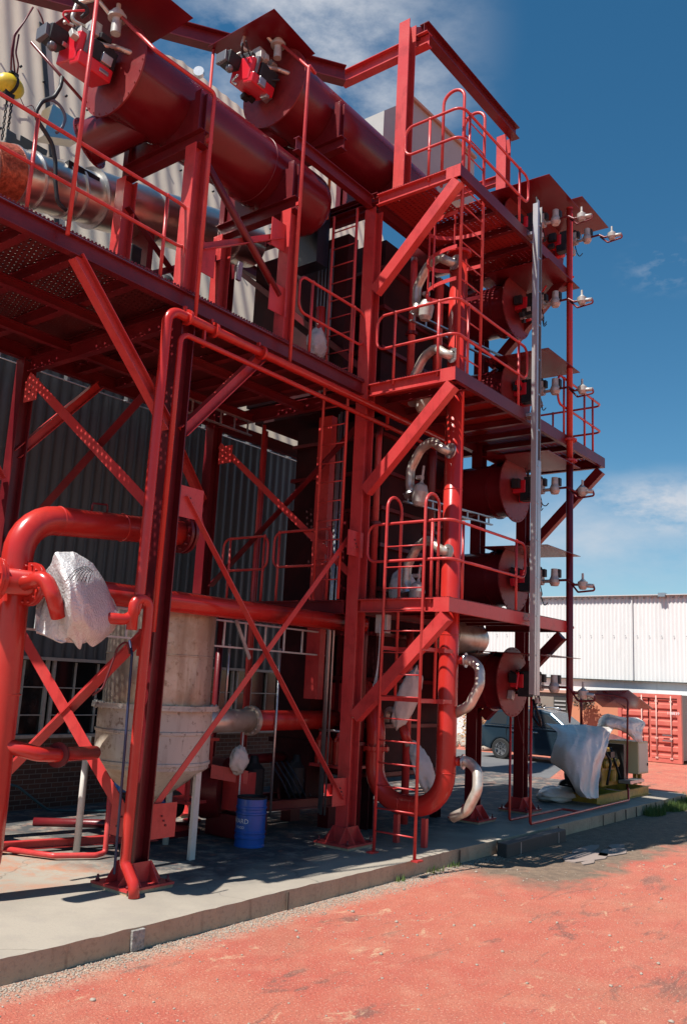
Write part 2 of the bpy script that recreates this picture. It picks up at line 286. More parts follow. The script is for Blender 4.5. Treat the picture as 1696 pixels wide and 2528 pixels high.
# ---------------------------------------------------------------- mesh helpers
class MB:
    def __init__(s): s.v = []; s.f = []; s.sm = []; s.cuts = []
    def cut(s):
        """what follows is a separate object of the same name"""
        s.cuts.append((len(s.v), len(s.f))); return s
    def add(s, vs, fs, smooth=False):
        o = len(s.v); s.v += [tuple(v) for v in vs]
        for f in fs: s.f.append(tuple(i+o for i in f)); s.sm.append(smooth)
        return s
    def box(s, c, size, rot=None):
        c = Vector(c); hx, hy, hz = [a/2 for a in size]
        vs = [Vector((x, y, z)) for x in (-hx, hx) for y in (-hy, hy) for z in (-hz, hz)]
        if rot is not None: vs = [rot @ v for v in vs]
        return s.add([v+c for v in vs], [(0, 1, 3, 2), (4, 6, 7, 5), (0, 4, 5, 1), (2, 3, 7, 6), (0, 2, 6, 4), (1, 5, 7, 3)])
    def mm(s, lo, hi):
        return s.box([(a+b)/2 for a, b in zip(lo, hi)], [abs(b-a) for a, b in zip(lo, hi)])
    def prism(s, prof, p0, p1, up=(0, 0, 1)):
        """extrude 2-D profile (side, up) from p0 to p1"""
        p0 = Vector(p0); p1 = Vector(p1); d = (p1-p0).normalized(); u = Vector(up)
        side = d.cross(u)
        if side.length < 1e-4: side = d.cross(Vector((1, 0, 0)))
        side.normalize(); u = side.cross(d).normalized()
        n = len(prof)
        vs = [p0+side*a+u*b for a, b in prof]+[p1+side*a+u*b for a, b in prof]
        fs = [(i, (i+1) % n, n+(i+1) % n, n+i) for i in range(n)]
        s.add(vs, fs)
        return s, n, len(s.v)-2*n
    def hbeam(s, p0, p1, h=.2, w=.1, tf=.012, tw=.010, up=(0, 0, 1)):
        """I/H section as three touching plates"""
        p0 = Vector(p0); p1 = Vector(p1); d = (p1-p0).normalized(); u = Vector(up); side = d.cross(u).normalized(); u = side.cross(d).normalized()
        for a in (1, -1):
            s.slab(p0+u*a*(h-tf)/2, p1+u*a*(h-tf)/2, side*w, u*tf)
        s.slab(p0, p1, side*tw, u*(h-2*tf))
        return s
    def chan(s, p0, p1, h=.18, w=.07, t=.010, up=(0, 0, 1), flip=1):
        p0 = Vector(p0); p1 = Vector(p1); d = (p1-p0).normalized(); u = Vector(up); side = d.cross(u).normalized()*flip; u = side.cross(d).normalized()*flip
        for a in (1, -1): s.slab(p0+u*a*(h-t)/2, p1+u*a*(h-t)/2, side*w, u*t)
        o = side*(-(w-t)/2)
        s.slab(p0+o, p1+o, side*t, u*(h-2*t))
        return s
    def angle(s, p0, p1, a=.08, t=.010, up=(0, 0, 1), f1=1, f2=1):
        p0 = Vector(p0); p1 = Vector(p1); d = (p1-p0).normalized(); u = Vector(up); side = d.cross(u).normalized()*f1; u = side.cross(d).normalized()
        if u.dot(Vector(up)) < 0: u = -u
        u = u*f2
        s.slab(p0+u*a/2, p1+u*a/2, side*t, u*a)
        s.slab(p0+side*(a/2+t/2)+u*t/2, p1+side*(a/2+t/2)+u*t/2, side*a, u*t)
        return s
    def slab(s, p0, p1, sv, uv):
        p0 = Vector(p0); p1 = Vector(p1)
        vs = []
        for p in (p0, p1):
            for a, b in ((-.5, -.5), (.5, -.5), (.5, .5), (-.5, .5)): vs.append(p+sv*a+uv*b)
        return s.add(vs, [(3, 2, 1, 0), (4, 5, 6, 7), (0, 1, 5, 4), (1, 2, 6, 5), (2, 3, 7, 6), (3, 0, 4, 7)])
    def flat(s, p0, p1, w, t, normal):
        """flat bar: width w across, thickness t along normal"""
        d = (Vector(p1)-Vector(p0)).normalized(); n = Vector(normal).normalized(); sd = d.cross(n).normalized()
        return s.slab(p0, p1, sd*w, n*t)
    def poly(s, pts, t, normal):
        """flat polygon plate with thickness"""
        n = Vector(normal).normalized()*t/2; pts = [Vector(p) for p in pts]; k = len(pts)
        vs = [p-n for p in pts]+[p+n for p in pts]
        fs = [tuple(range(k-1, -1, -1)), tuple(range(k, 2*k))]+[(i, (i+1) % k, k+(i+1) % k, k+i) for i in range(k)]
        return s.add(vs, fs)
    def tube(s, pts, r, seg=10, closed=False, caps=True, fillet=None, rads=None):
        pts = [Vector(p) for p in pts]
        if fillet: pts, rads = round_path(pts, fillet, closed), None
        n = len(pts); T = []
        for i in range(n):
            if closed: t = pts[(i+1) % n]-pts[i-1]
            else: t = pts[min(i+1, n-1)]-pts[max(i-1, 0)]
            T.append(t.normalized())
        a = T[0].cross(Vector((0, 0, 1)))
        if a.length < .05: a = T[0].cross(Vector((1, 0, 0)))
        a.normalize(); vs = []
        for i in range(n):
            if i:
                q = T[i-1].rotation_difference(T[i]); a = q @ a
                a = (a-T[i]*a.dot(T[i])).normalized()
            b = T[i].cross(a); rr = rads[i] if rads else r
            for k_ in range(seg):
                th = 2*math.pi*k_/seg; vs.append(pts[i]+(a*math.cos(th)+b*math.sin(th))*rr)
        fs = []
        m_ = n if closed else n-1
        for i in range(m_):
            j = (i+1) % n
            for k_ in range(seg):
                l = (k_+1) % seg; fs.append((i*seg+k_, j*seg+k_, j*seg+l, i*seg+l))
        s.add(vs, fs, True)
        if caps and not closed:
            o = len(s.v)-n*seg
            s.f.append(tuple(o+k_ for k_ in range(seg))); s.sm.append(False)
            s.f.append(tuple(o+(n-1)*seg+k_ for k_ in range(seg-1, -1, -1))); s.sm.append(False)
        return s
    def cyl(s, p0, p1, r, seg=20, r1=None):
        return s.tube([p0, p1], r, seg, rads=[r, r if r1 is None else r1])
    def lathe(s, base, axis, prof, seg=32):
        """prof = list of (distance along axis, radius); smooth unless profile jumps"""
        base = Vector(base); ax = Vector(axis).normalized(); a = ax.cross(Vector((0, 0, 1)))
        if a.length < .05: a = ax.cross(Vector((1, 0, 0)))
        a.normalize(); b = ax.cross(a)
        for (h0, r0), (h1, r1) in zip(prof[:-1], prof[1:]):
            vs = []
            for h, r in ((h0, r0), (h1, r1)):
                for k_ in range(seg):
                    th = 2*math.pi*k_/seg; vs.append(base+ax*h+(a*math.cos(th)+b*math.sin(th))*max(r, 1e-4))
            s.add(vs, [(k_, (k_+1) % seg, seg+(k_+1) % seg, seg+k_) for k_ in range(seg)], True)
        return s
    def sphere(s, c, r, seg=12, rings=8, scale=(1, 1, 1)):
        c = Vector(c); vs = []; fs = []
        for i in range(rings+1):
            ph = math.pi*i/rings
            for k_ in range(seg):
                th = 2*math.pi*k_/seg
                vs.append(c+Vector((math.sin(ph)*math.cos(th)*scale[0], math.sin(ph)*math.sin(th)*scale[1], math.cos(ph)*scale[2]))*r)
        for i in range(rings):
            for k_ in range(seg):
                l = (k_+1) % seg; fs.append((i*seg+k_, (i+1)*seg+k_, (i+1)*seg+l, i*seg+l))
        return s.add(vs, fs, True)
    def bolts(s, c, axis, R, n, r=.012, h=.03):
        c = Vector(c); ax = Vector(axis).normalized(); a = ax.cross(Vector((0, 0, 1)))
        if a.length < .05: a = ax.cross(Vector((1, 0, 0)))
        a.normalize(); b = ax.cross(a)
        for k_ in range(n):
            th = 2*math.pi*(k_+.5)/n; p = c+(a*math.cos(th)+b*math.sin(th))*R
            s.tube([p-ax*h, p+ax*h], r, 6)
        return s
    def obj(s, name, m, parent=None, label=None, bevel=0.0):
        if s.cuts:
            cs = [(0, 0)]+[c for c in s.cuts if 0 < c[0] < len(s.v)]+[(len(s.v), len(s.f))]; first = None
            for (v0, f0), (v1, f1) in zip(cs[:-1], cs[1:]):
                q = MB(); q.v = s.v[v0:v1]; q.f = [tuple(i-v0 for i in f) for f in s.f[f0:f1]]; q.sm = s.sm[f0:f1]
                o = q.obj(name, m, parent, label, bevel); first = first or o
            return first
        me = bpy.data.meshes.new(name); me.from_pydata(s.v, [], s.f); me.update()
        me.polygons.foreach_set('use_smooth', s.sm); me.materials.append(m)
        bm = bmesh.new(); bm.from_mesh(me); bmesh.ops.recalc_face_normals(bm, faces=bm.faces); bm.to_mesh(me); bm.free()
        o = bpy.data.objects.new(name, me); COL.objects.link(o)
        if parent is not None: attach(o, parent)
        if label: o['label'] = label
        if bevel:
            b = o.modifiers.new('bevel', 'BEVEL'); b.width = bevel; b.segments = 2; b.limit_method = 'ANGLE'
        return o
def root_loc(o):
    p = Vector((0, 0, 0))
    while o is not None:
        p += o.location; o = o.parent
    return p
def attach(o, parent):
    """parent without moving: the mesh is written in world coordinates"""
    o.parent = parent
    r = parent
    while r.parent is not None: r = r.parent
    if parent is r: o.matrix_parent_inverse = Matrix.Translation(-r.location)
def round_path(pts, rad, closed=False, steps=7):
    n = len(pts); outp = []
    for i in range(n):
        if not closed and i in (0, n-1): outp.append(pts[i]); continue
        p = pts[i]; a = pts[i-1]; b = pts[(i+1) % n]
        va = a-p; vb = b-p; la, lb = va.length, vb.length; va.normalize(); vb.normalize()
        ang = va.angle(vb)
        if ang > math.pi-.02: outp.append(p); continue
        rr = rad[i] if isinstance(rad, (list, tuple)) else rad
        t = min(rr/math.tan(ang/2), la*.49, lb*.49); rr = t*math.tan(ang/2)
        c = p+(va+vb).normalized()*(rr/math.sin(ang/2))
        s0 = p+va*t-c; s1 = p+vb*t-c; full = s0.angle(s1); axr = s0.cross(s1)
        if axr.length < 1e-9: outp.append(p); continue
        for k_ in range(steps+1): outp.append(c+Matrix.Rotation(full*k_/steps, 3, axr.normalized()) @ s0)
    return outp
def thing(name, label, cat, loc=(0, 0, 0), group=None, kind=None):
    o = bpy.data.objects.new(name, None); COL.objects.link(o); o.location = loc; o.empty_display_size = .2
    o['label'] = label; o['category'] = cat
    if group: o['group'] = group
    if kind: o['kind'] = kind
    return o
def tag(o, label, cat, group=None, kind=None):
    o['label'] = label; o['category'] = cat
    if group: o['group'] = group
    if kind: o['kind'] = kind
    return o
def structure(o, label=None):
    o['kind'] = 'structure'
    if label: o['label'] = label
    return o
def dup(root, delta, label, group=None):
    r = root.copy(); COL.objects.link(r); r.location = root.location+Vector(delta); r['label'] = label
    if group: r['group'] = group
    def rec(src, dst):
        for ch in list(src.children):
            c = ch.copy(); COL.objects.link(c); c.parent = dst; rec(ch, c)
    rec(root, r)
    return r
G = -0.195
# ---------------------------------------------------------------- ground, slab, road
def sheet(name, x0, x1, y0, y1, z, m):
    b = MB(); b.add([(x0, y0, z), (x1, y0, z), (x1, y1, z), (x0, y1, z)], [(0, 1, 2, 3)]); return b.obj(name, m)
structure(sheet('ground', -400, 900, -500, 500, G, GROUND), 'red painted yard ground')
b = MB(); b.add([(15.2, 2.5, G+.004), (23.6, 5.2, G+.004), (24.2, 60, G+.004), (9, 60, G+.004), (9, 6.5, G+.004), (15.2, 6, G+.004)], [(0, 1, 2, 3, 4, 5)])
structure(b.obj('asphalt_road', ASPH), 'grey asphalt driveway behind the slab')
# slab: a body with a slightly chipped edge
def slab():
    b = MB(); x0, x1, y0, y1 = -14., 15.15, -1.14, 4.8
    n = 240; rnd = random.Random(3); top = []; bot = []
    for i in range(n+1):
        x = x0+(x1-x0)*i/n; w = .012*math.sin(x*1.7)+rnd.uniform(-.009, .009)
        top.append((x, y0+w, -rnd.uniform(0, .008))); bot.append((x, y0-.012+rnd.uniform(-.006, .006), G-.05))
    vs = top+[(p[0], y0+.05, 0) for p in top]
    b.add(vs, [(i, i+1, n+2+i, n+1+i) for i in range(n)])
    b.add([(x0, y0+.05, 0), (x1, y0+.05, 0), (x1, y1, 0), (x0, y1, 0)], [(0, 1, 2, 3)])
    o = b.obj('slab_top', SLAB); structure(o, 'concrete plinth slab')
    k = MB(); k.add(top+bot, [(i, n+1+i, n+2+i, i+1) for i in range(n)])
    k.add([(x1, y0, 0), (x1, y0, G-.05), (x1, y1, G-.05), (x1, y1, 0)], [(0, 1, 2, 3)])
    o2 = k.obj('slab_edge', KERBM); structure(o2, 'stained concrete edge of the slab')
slab()
# joints in the slab edge and the low block patch
b = MB()
for x in (1.02, 4.62, 5.72, 7.9, 9.9, 10.5, 11.1, 11.7, 12.3, 12.9, 13.5, 14.1, 14.7):
    b.box((x, -1.158, -.115), (.018, .016, .20))
structure(b.obj('slab_joints', mat('joint_dirt', (.09, .065, .05), .95)), 'dark joints in the slab edge')
b = MB(); b.box((-.98, -1.16, -.105), (.14, .04, .17)); tag(b.obj('patch_block', mat('grey_patch', (.36, .34, .31), .9, noise=(20, .7, (.16, .14, .12), .45, .6), bump=(30, .8)), bevel=.006), 'small rough grey mortar patch set in the slab edge by the nearest column', 'patch')
# loose stones
def rocks(name, pts, rng, label, m):
    b = MB(); r = random.Random(5)
    for (x, y, z) in pts:
        s_ = r.uniform(*rng); vs = []
        o = len(b.v); b.sphere((x, y, z+s_*.3), s_, 7, 5, (r.uniform(.7, 1.3), r.uniform(.7, 1.3), .6))
        for i in range(o, len(b.v)):
            v = b.v[i]; b.v[i] = tuple(c+r.uniform(-.18, .18)*s_ for c in v)
    o = b.obj(name, m); tag(o, label, 'gravel', kind='stuff'); return o
r = random.Random(11)
pts = [(r.uniform(-4.6, 6), -1.17-abs(r.gauss(0, .13)), G) for _ in range(4200)]+[(r.uniform(-5, 14), -1.3-abs(r.gauss(0, 1.6)), G) for _ in range(700)]
rocks('gravel', pts, (.003, .011), 'fine pale gravel along the foot of the concrete slab', ROCK)
pts = [(r.uniform(-6, 12), r.uniform(-6.5, -1.4), G) for _ in range(260)]
rocks('loose_chips', pts, (.006, .022), 'scattered pale chips lying on the open red ground', ROCK)
pts = [(r.uniform(24, 30), r.uniform(8.2, 14), G) for _ in range(160)]
rocks('rubble', pts, (.06, .28), 'pale rubble bank behind the parked car', ROCK)
# dark kerb timber lying at the foot of the slab
b = MB(); b.box((6.6, -1.32, G+.09), (2.1, .16, .20)); 
o = b.obj('timber_beam', RUBBERK, bevel=.012); tag(o, 'long dark grey timber lying on the ground against the slab edge', 'timber')
s = MB(); s.box((6.0, -1.405, G+.09), (.03, .004, .16)); s.box((7.35, -1.405, G+.09), (.03, .004, .16)); s.obj('chalk_mark', GALV, o)
# flat broken paving pieces in the shade
b = MB(); r = random.Random(4)
for cx, cy, w, h in ((6.6, -2.15, .62, .24), (7.3, -2.30, .5, .16), (7.15, -1.92, .55, .12), (6.2, -2.35, .22, .07), (7.9, -2.15, .3, .1)):
    n = 9; b.poly([(cx+w*(.75+.35*r.random())*math.cos(t*2*math.pi/n), cy+h*(.75+.4*r.random())*math.sin(t*2*math.pi/n), G+.006) for t in range(n)], .02, (0, 0, 1))
tag(b.obj('broken_paving', mat('pale_paving', (.28, .22, .19), .85, noise=(6, .5, (.26, .2, .17), .45, .7))), 'pale flat broken paving pieces lying in the shade before the slab', 'paving', kind='stuff')
# grass tufts
def grass(name, spots, label, h=.10, m=None):
    b = MB(); r = random.Random(9)
    for (x, y, z, rad, n) in spots:
        for _ in range(int(n*.7)):
            a = r.uniform(0, 6.28); d = rad*math.sqrt(r.random()); px, py = x+d*math.cos(a)*1.6, y+d*math.sin(a)*.6
            hh = h*r.uniform(.4, 1.3); la = r.uniform(0, 6.28); w = .006; lean = hh*.5*r.random()
            dx, dy = math.cos(la), math.sin(la)
            b.add([(px-dy*w, py+dx*w, z), (px+dy*w, py-dx*w, z), (px+dx*lean, py+dy*lean, z+hh)], [(0, 1, 2)])
    o = b.obj(name, m or GRASS); tag(o, label, 'grass', kind='stuff'); return o
grass('grass', [(3.1, -1.2, G, .08, 60), (3.9, -1.21, G, .12, 90), (4.4, -1.2, G, .10, 70)], 'low weeds growing along the slab edge below the ladder', .07)
grass('grass', [(12.4, -1.3, G, .30, 900), (13.6, -1.35, G, .34, 1100), (14.7, -1.25, G, .35, 1200), (15.5, -.9, G, .25, 600)], 'green grass tuft growing at the far corner of the slab', .17)
# ---------------------------------------------------------------- shed behind (brick base, windows, grey and cream cladding)
TILT = .30  # cream cladding leans back to catch the sun; the lean is added
def TOPZ(x): return 15.38+(x-1.5)*.375 if x < 5.7 else 16.95-.01*(x-5.7)
def corr(b, x0, x1, z0, ztop, y, pitch=.18, amp=.022, n=8, tilt=0.0, zt0=0.0):
    """corrugated sheet in plane y, facing -y; ztop may be a function of x"""
    k_ = int((x1-x0)/pitch*n); vs = []
    for i in range(k_+1):
        x = x0+(x1-x0)*i/k_; ph = (i % n)/n
        dy = -amp*(.5+.5*math.cos(2*math.pi*ph)) if n > 4 else 0
        zt = ztop(x) if callable(ztop) else ztop
        vs += [(x, y+dy+(z0-zt0)*tilt, z0), (x, y+dy+(zt-zt0)*tilt, zt)]
    b.add(vs, [(2*i, 2*i+2, 2*i+3, 2*i+1) for i in range(k_)], True)
    return b
WY = 4.85
shed = thing('factory_shed', 'tall shed behind the red plant, cream cladding above, grey cladding, windows and dark brick below', 'shed', (0, WY, 0))
corr(MB(), -8, 14, 2.32, 7.2, WY, .21, .045).obj('grey_cladding', GREYW, shed)
b = MB(); corr(b, -8, 14, 9.4, lambda x: TOPZ(x), WY-.06, .38, .030, 8, TILT, 7.15); b.obj('cream_cladding', CREAMW, shed)
b = MB(); corr(b, -8, 14, 7.15, 9.55, WY-.02, .38, .030, 8, TILT, 7.15); b.obj('cream_cladding', CREAMW, shed, 'lower row of overlapping cream sheets')
b = MB()
for i in range(26):
    for z in (9.62, 11.4, 13.2): b.tube([(-2+i*.5, WY-.15+(z-7.15)*TILT, z), (-2+i*.5, WY-.10+(z-7.15)*TILT, z)], .022, 7)
b.obj('cladding_bolts', DARKM, shed)
b = MB(); b.slab((1.55, WY-.12+2.5*TILT, 9.6), (1.55, WY-.12+7.6*TILT, 14.75), Vector((.10, 0, 0)), Vector((0, .02, 0))); b.obj('sheet_gap_strip', DARKM, shed)
MB().box((0, WY+.1, .45), (28, .2, 1.34)).obj('brick_wall', BRICK, shed)
MB().mm((-14, WY+.30, 0), (14, 12, 7)).obj('dark_interior', mat('shed_inside', (.012, .012, .012), .9), shed)
b = MB(); b.box((0, WY+.02, 2.30), (28, .16, .05)); b.box((0, WY-.03, 1.10), (28, .12, .05)); b.obj('window_sill', FRAMEW, shed)
xw = -3.6
while xw < 9.2:
    f = MB(); w = 1.34
    for xx in (xw+.03, xw+w-.03): f.box((xx, WY+.03, 1.70), (.05, .06, 1.15))
    for i in (1, 2): f.box((xw+w*i/3, WY+.03, 1.70), (.018, .04, 1.12))
    for z in (1.42, 1.85): f.box((xw+w/2, WY+.03, z), (w, .038, .018))
    fo = f.obj('window', FRAMEW, shed)
    MB().box((xw+w/2, WY+.06, 1.7), (w, .01, 1.15)).obj('pane', GLASSD, fo)
    xw += w+.06
# eaves rail (galvanised) that runs along the grey cladding under the deck
b = MB(); b.tube([(-2, WY-.25, 6.95), (3.0, WY-.25, 6.95), (3.4, WY-.5, 6.95), (3.9, WY-.25, 6.95), (9, WY-.25, 6.95)], .02, 8, fillet=.3)
for i in range(16): b.box((-1.6+i*.62, WY-.2, 6.90), (.03, .12, .16))
b.tube([(-2, WY-.25, 6.80), (9, WY-.25, 6.80)], .012, 6)
b.obj('cable_rail', GALV, shed)
# wavy cracked seam on the cream cladding
p0 = P(0, 172, 'y', WY+1.05); p0 = Vector((p0.x, WY-.14+(p0.z-7.15)*TILT, p0.z)); p1 = P(205, 306, 'y', WY+.9); p1 = Vector((p1.x, WY-.14+(p1.z-7.15)*TILT, p1.z)); pts = []
for i in range(41):
    t = i/40; p = p0.lerp(p1, t)+Vector((0, 0, .06*math.sin(t*38))); pts.append(p)
MB().tube(pts, .008, 5).obj('seam_wire', WIREB, shed)

# ---------------------------------------------------------------- far right: white shed, containers, car, shrubs
wx = 30
ws = thing('white_shed', 'long white corrugated shed in the far background on the right', 'shed', (wx, 5, G))
b = MB(); n = 480
vs = []
for i in range(n+1):
    y = -14+40*i/n; d = .04 if i % 2 else 0
    vs += [(wx-d, y, 2.78), (wx-d, y, 6.3)]
b.add(vs, [(2*i, 2*i+1, 2*i+3, 2*i+2) for i in range(n)]); b.obj('upper_cladding', WHTW, ws)
b = MB()
for i in range(9): b.box((wx-.085, -12+i*4.3, 4.55), (.02, .05, 3.5))
b.obj('sheet_lap', mat('lap_grey', (.60, .59, .58), .6), ws)
MB().mm((wx-.03, -14, G), (wx+14, 26, 2.74)).obj('lower_wall', WHTW, ws)
MB().box((wx-.10, 6, 2.76), (.22, 40, .035)).obj('gutter', DARKM, ws)
MB().box((wx-.05, 6, 6.31), (.30, 40, .04)).obj('ridge_cap', mat('grey_zinc', (.5, .5, .5), .5), ws)
b = MB()
for i in range(130): b.box((wx-.06, -13+i*.3, 6.20), (.05, .07, .05)); 
for i in range(80): b.box((wx-.055, -13+i*.5, 4.62), (.02, .04, .035))
b.obj('fixings', mat('grey_fixings', (.35, .35, .36), .6), ws)
MB().box((wx-.15, 3.9, 6.30), (.3, .28, .16)).obj('roof_light', GALV, ws)

def container(name, y0, x0, label, m, ms, w=2.3, h=2.46, ln=6.0):
    t = thing(name, label, 'container', (x0, y0, G))
    MB().mm((x0+.11, y0, G+.12), (x0+ln, y0+w, G+h)).obj('box', ms, t)
    b = MB()
    for yy in (y0+.05, y0+w-.05): b.mm((x0-.02, yy-.07, G+.02), (x0+.14, yy+.07, G+h+.01))
    for zz in (G+.09, G+h-.06): b.mm((x0-.012, y0+.10, zz-.07), (x0+.12, y0+w-.10, zz+.07))
    b.obj('frame', m, t)
    for s_ in (0, 1):
        d = MB(); d.mm((x0+.075, y0+.1+s_*(w/2-.08), G+.15), (x0+.10, y0+.1+s_*(w/2-.08)+w/2-.05, G+h-.1)); a = y0+.13+s_*(w/2-.08); e = a+w/2-.18; nz = 7; z0 = G+.18; z1 = G+h-.15
        vs = []; fs = []
        prof = []
        for i in range(nz):
            q0 = z0+(z1-z0)*i/nz; dz = (z1-z0)/nz
            prof += [(q0, 0), (q0+dz*.30, 0), (q0+dz*.42, .05), (q0+dz*.72, .05), (q0+dz*.84, 0)]
        prof.append((z1, 0))
        for z, dx in prof: vs += [(x0+.02+dx, a, z), (x0+.02+dx, e, z)]
        d.add(vs, [(2*i, 2*i+1, 2*i+3, 2*i+2) for i in range(len(prof)-1)])
        do = d.obj('door', m, t)
        rb = MB()
        for yy in (a+.22, e-.22):
            rb.tube([(x0-.02, yy, z0-.05), (x0-.02, yy, z1+.1)], .022, 8)
            for zz in (z0, z0+.7, z1-.1): rb.box((x0-.01, yy, zz), (.06, .10, .06))
        rb.obj('lock_rod', mat('pale_rod', (.70, .42, .36), .45), do)
        hb = MB(); hb.box((x0-.04, a+.36, G+1.0), (.03, .34, .04)); hb.box((x0-.04, a+.36, G+.80), (.03, .34, .04)); hb.obj('handle', GALV, do)
    return t
c1 = container('shipping_container', 2.38, 26.8, 'red shipping container with pale lock rods, rightmost in the yard', CONT, CONTS)
lm = MB()
cn = bpy.data.curves.new('serial_text', 'FONT'); cn.body = '118839'; cn.size = .15
to = bpy.data.objects.new('serial_text', cn); COL.objects.link(to); bpy.context.view_layer.update()
me = bpy.data.meshes.new_from_object(to); bpy.data.objects.remove(to)
so_ = bpy.data.objects.new('serial_number', me); COL.objects.link(so_); me.materials.append(WHITE)
so_.matrix_world = Matrix.Translation((26.76, P(1646, 1762, 'x', 26.8).y, P(1649, 1764, 'x', 26.8).z)) @ Matrix(((0, 0, -1, 0), (-1, 0, 0, 0), (0, 1, 0, 0), (0, 0, 0, 1)))
mw = so_.matrix_world.copy(); so_.parent = c1; so_.matrix_parent_inverse = Matrix.Translation(-c1.location); so_.matrix_world = mw
# low orange wall and brown container behind the generator
t = thing('boundary_wall', 'low orange rendered wall behind the generator', 'wall', (28, 6, G))
MB().mm((28.0, 4.75, G), (28.3, 7.2, 2.0)).obj('wall', ORW, t); MB().mm((27.95, 4.72, 2.0), (28.35, 7.22, 2.08)).obj('coping', ORW, t)
t = thing('storage_building', 'low brown flat roofed building beyond the parked car', 'building', (28, 8, G))
MB().mm((28.6, 7.25, G), (34, 11.5, 2.12)).obj('wall', mat('brown_render', (.26, .22, .18), .8, noise=(3, .5, (.2, .15, .12), .4, .7)), t)
MB().mm((28.5, 7.22, 2.12), (34.1, 11.6, 2.24)).obj('roof_edge', mat('pale_rust_edge', (.55, .30, .22), .7), t)
f = MB().mm((28.585, 7.5, .9), (28.6, 8.1, 1.95)).obj('window', mat('shutter_dark', (.05, .045, .04), .6), t)
b = MB()
for i in range(5): b.box((28.57, 7.8, 1.15+i*.16), (.02, .5, .06))
b.obj('slats', GREYB, f)

def shrub(name, c, R, n, label, m, leaf=.05, flat_=1.0, seed=1, stems=10):
    t = thing(name, label, 'shrub', c); r = random.Random(seed); b = MB(); s_ = MB()
    for i in range(stems):
        a = r.uniform(0, 6.28); e = Vector((c[0]+R*.8*math.cos(a)*r.random(), c[1]+R*.8*math.sin(a)*r.random(), c[2]+R*flat_*r.uniform(.7, 1.7)))
        s_.tube([c, Vector(c).lerp(e, .5)+Vector((r.uniform(-.1, .1), r.uniform(-.1, .1), .1)), e], .02, 5, rads=[.03, .018, .008])
    for i in range(n):
        d = Vector((r.gauss(0, 1), r.gauss(0, 1), r.gauss(0, 1))).normalized()*(r.random()**.4)*R
        clump = Vector((math.sin(i*1.3), math.cos(i*2.1), math.sin(i*.7)))*.18*R
        p = Vector(c)+Vector((0, 0, R*flat_))+Vector((d.x, d.y, d.z*flat_))+clump
        u = Vector((r.gauss(0, 1), r.gauss(0, 1), r.gauss(0, 1))).normalized(); v = u.orthogonal().normalized()
        l = leaf*r.uniform(.6, 1.5)
        b.add([p-u*l, p-v*l*.45, p+u*l, p+v*l*.45], [(0, 1, 2, 3)])
    b.obj('leaves', m, t); s_.obj('stems', ROCK, t); return t
RL = mat('russet_leaves', (.40, .12, .06), .7, noise=(3, .8, (.30, .25, .08), .4, .6))
shrub('shrub', (24.9, 9.35, G), .95, 2600, 'russet leaved bush left of the parked car', RL, .055, 1.0, 1)
shrub('shrub', (25.9, 8.1, G), .80, 1800, 'greenish yellow bush behind the rear of the parked car', LEAF, .055, 1.1, 2)
shrub('shrub', (27.4, 6.3, 1.55), .45, 900, 'dry leafless scrub above the orange wall', mat('dry_twig_leaves', (.16, .11, .08), .8), .05, .8, 3)
# ================================================================ steel frame
Z1, Z2, Z3, DK = 3.33, 6.52, 9.62, 6.59          # platform levels
frame = thing('steel_frame', 'tall red steel frame of columns, beams and cross braces that carries the whole plant', 'steel frame', (3.5, 0, 0))
COLS = {'A': (-.10, 0, 6.35), 'A2': (-.10, 3.2, 6.35), 'B': (3.52, 0, 9.42), 'B2': (3.52, 3.2, 9.42), 'C': (7.05, 0, 9.42), 'C2': (7.05, 3.2, 9.42), 'D': (8.85, 0, 6.3), 'D2': (8.85, 3.2, 6.3)}
def base_plate(col, x, y):
    b = MB(); b.box((x, y, .045), (.62, .58, .025)); po = b.obj('base_plate', RED, col)
    g = MB()
    for yy in (-.11, .11):                                   # trapezoid gussets on both web sides
        g.poly([(x-.28, y+yy, .058), (x+.28, y+yy, .058), (x+.13, y+yy, .26), (x-.13, y+yy, .26)], .012, (0, 1, 0))
    for xx in (-.115, .115):
        g.poly([(x+xx, y-.27, .058), (x+xx, y+.27, .058), (x+xx, y+.12, .25), (x+xx, y-.12, .25)], .012, (1, 0, 0))
    g.obj('gusset', RED, po)
    d = MB()
    for sx_ in (-.26, .26):
        for sy in (-.24, .24): d.tube([(x+sx_, y+sy, .02), (x+sx_, y+sy, .12)], .011, 6); d.tube([(x+sx_, y+sy, .058), (x+sx_, y+sy, .082)], .022, 6)
    d.obj('anchor_bolt', RED2, po)
    MB().box((x, y, .016), (.60, .56, .032)).obj('grout', KERBM, po)
for k_, (x, y, zt) in COLS.items():
    m_ = RED2 if k_ in ('A', 'C', 'D', 'C2', 'D2', 'A2', 'B2') else RED  # darker red holds the shade of the nearest column's web
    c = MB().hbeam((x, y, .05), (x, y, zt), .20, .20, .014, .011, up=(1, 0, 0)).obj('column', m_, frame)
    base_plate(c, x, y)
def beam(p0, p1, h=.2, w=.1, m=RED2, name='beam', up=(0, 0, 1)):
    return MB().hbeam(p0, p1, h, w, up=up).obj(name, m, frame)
def brace(p0, p1, a=.10, m=RED, up=(0, 0, 1), f1=1, f2=1, parent=None):
    return MB().angle(p0, p1, a, .010, up, f1, f2).obj('brace', m, parent or frame)
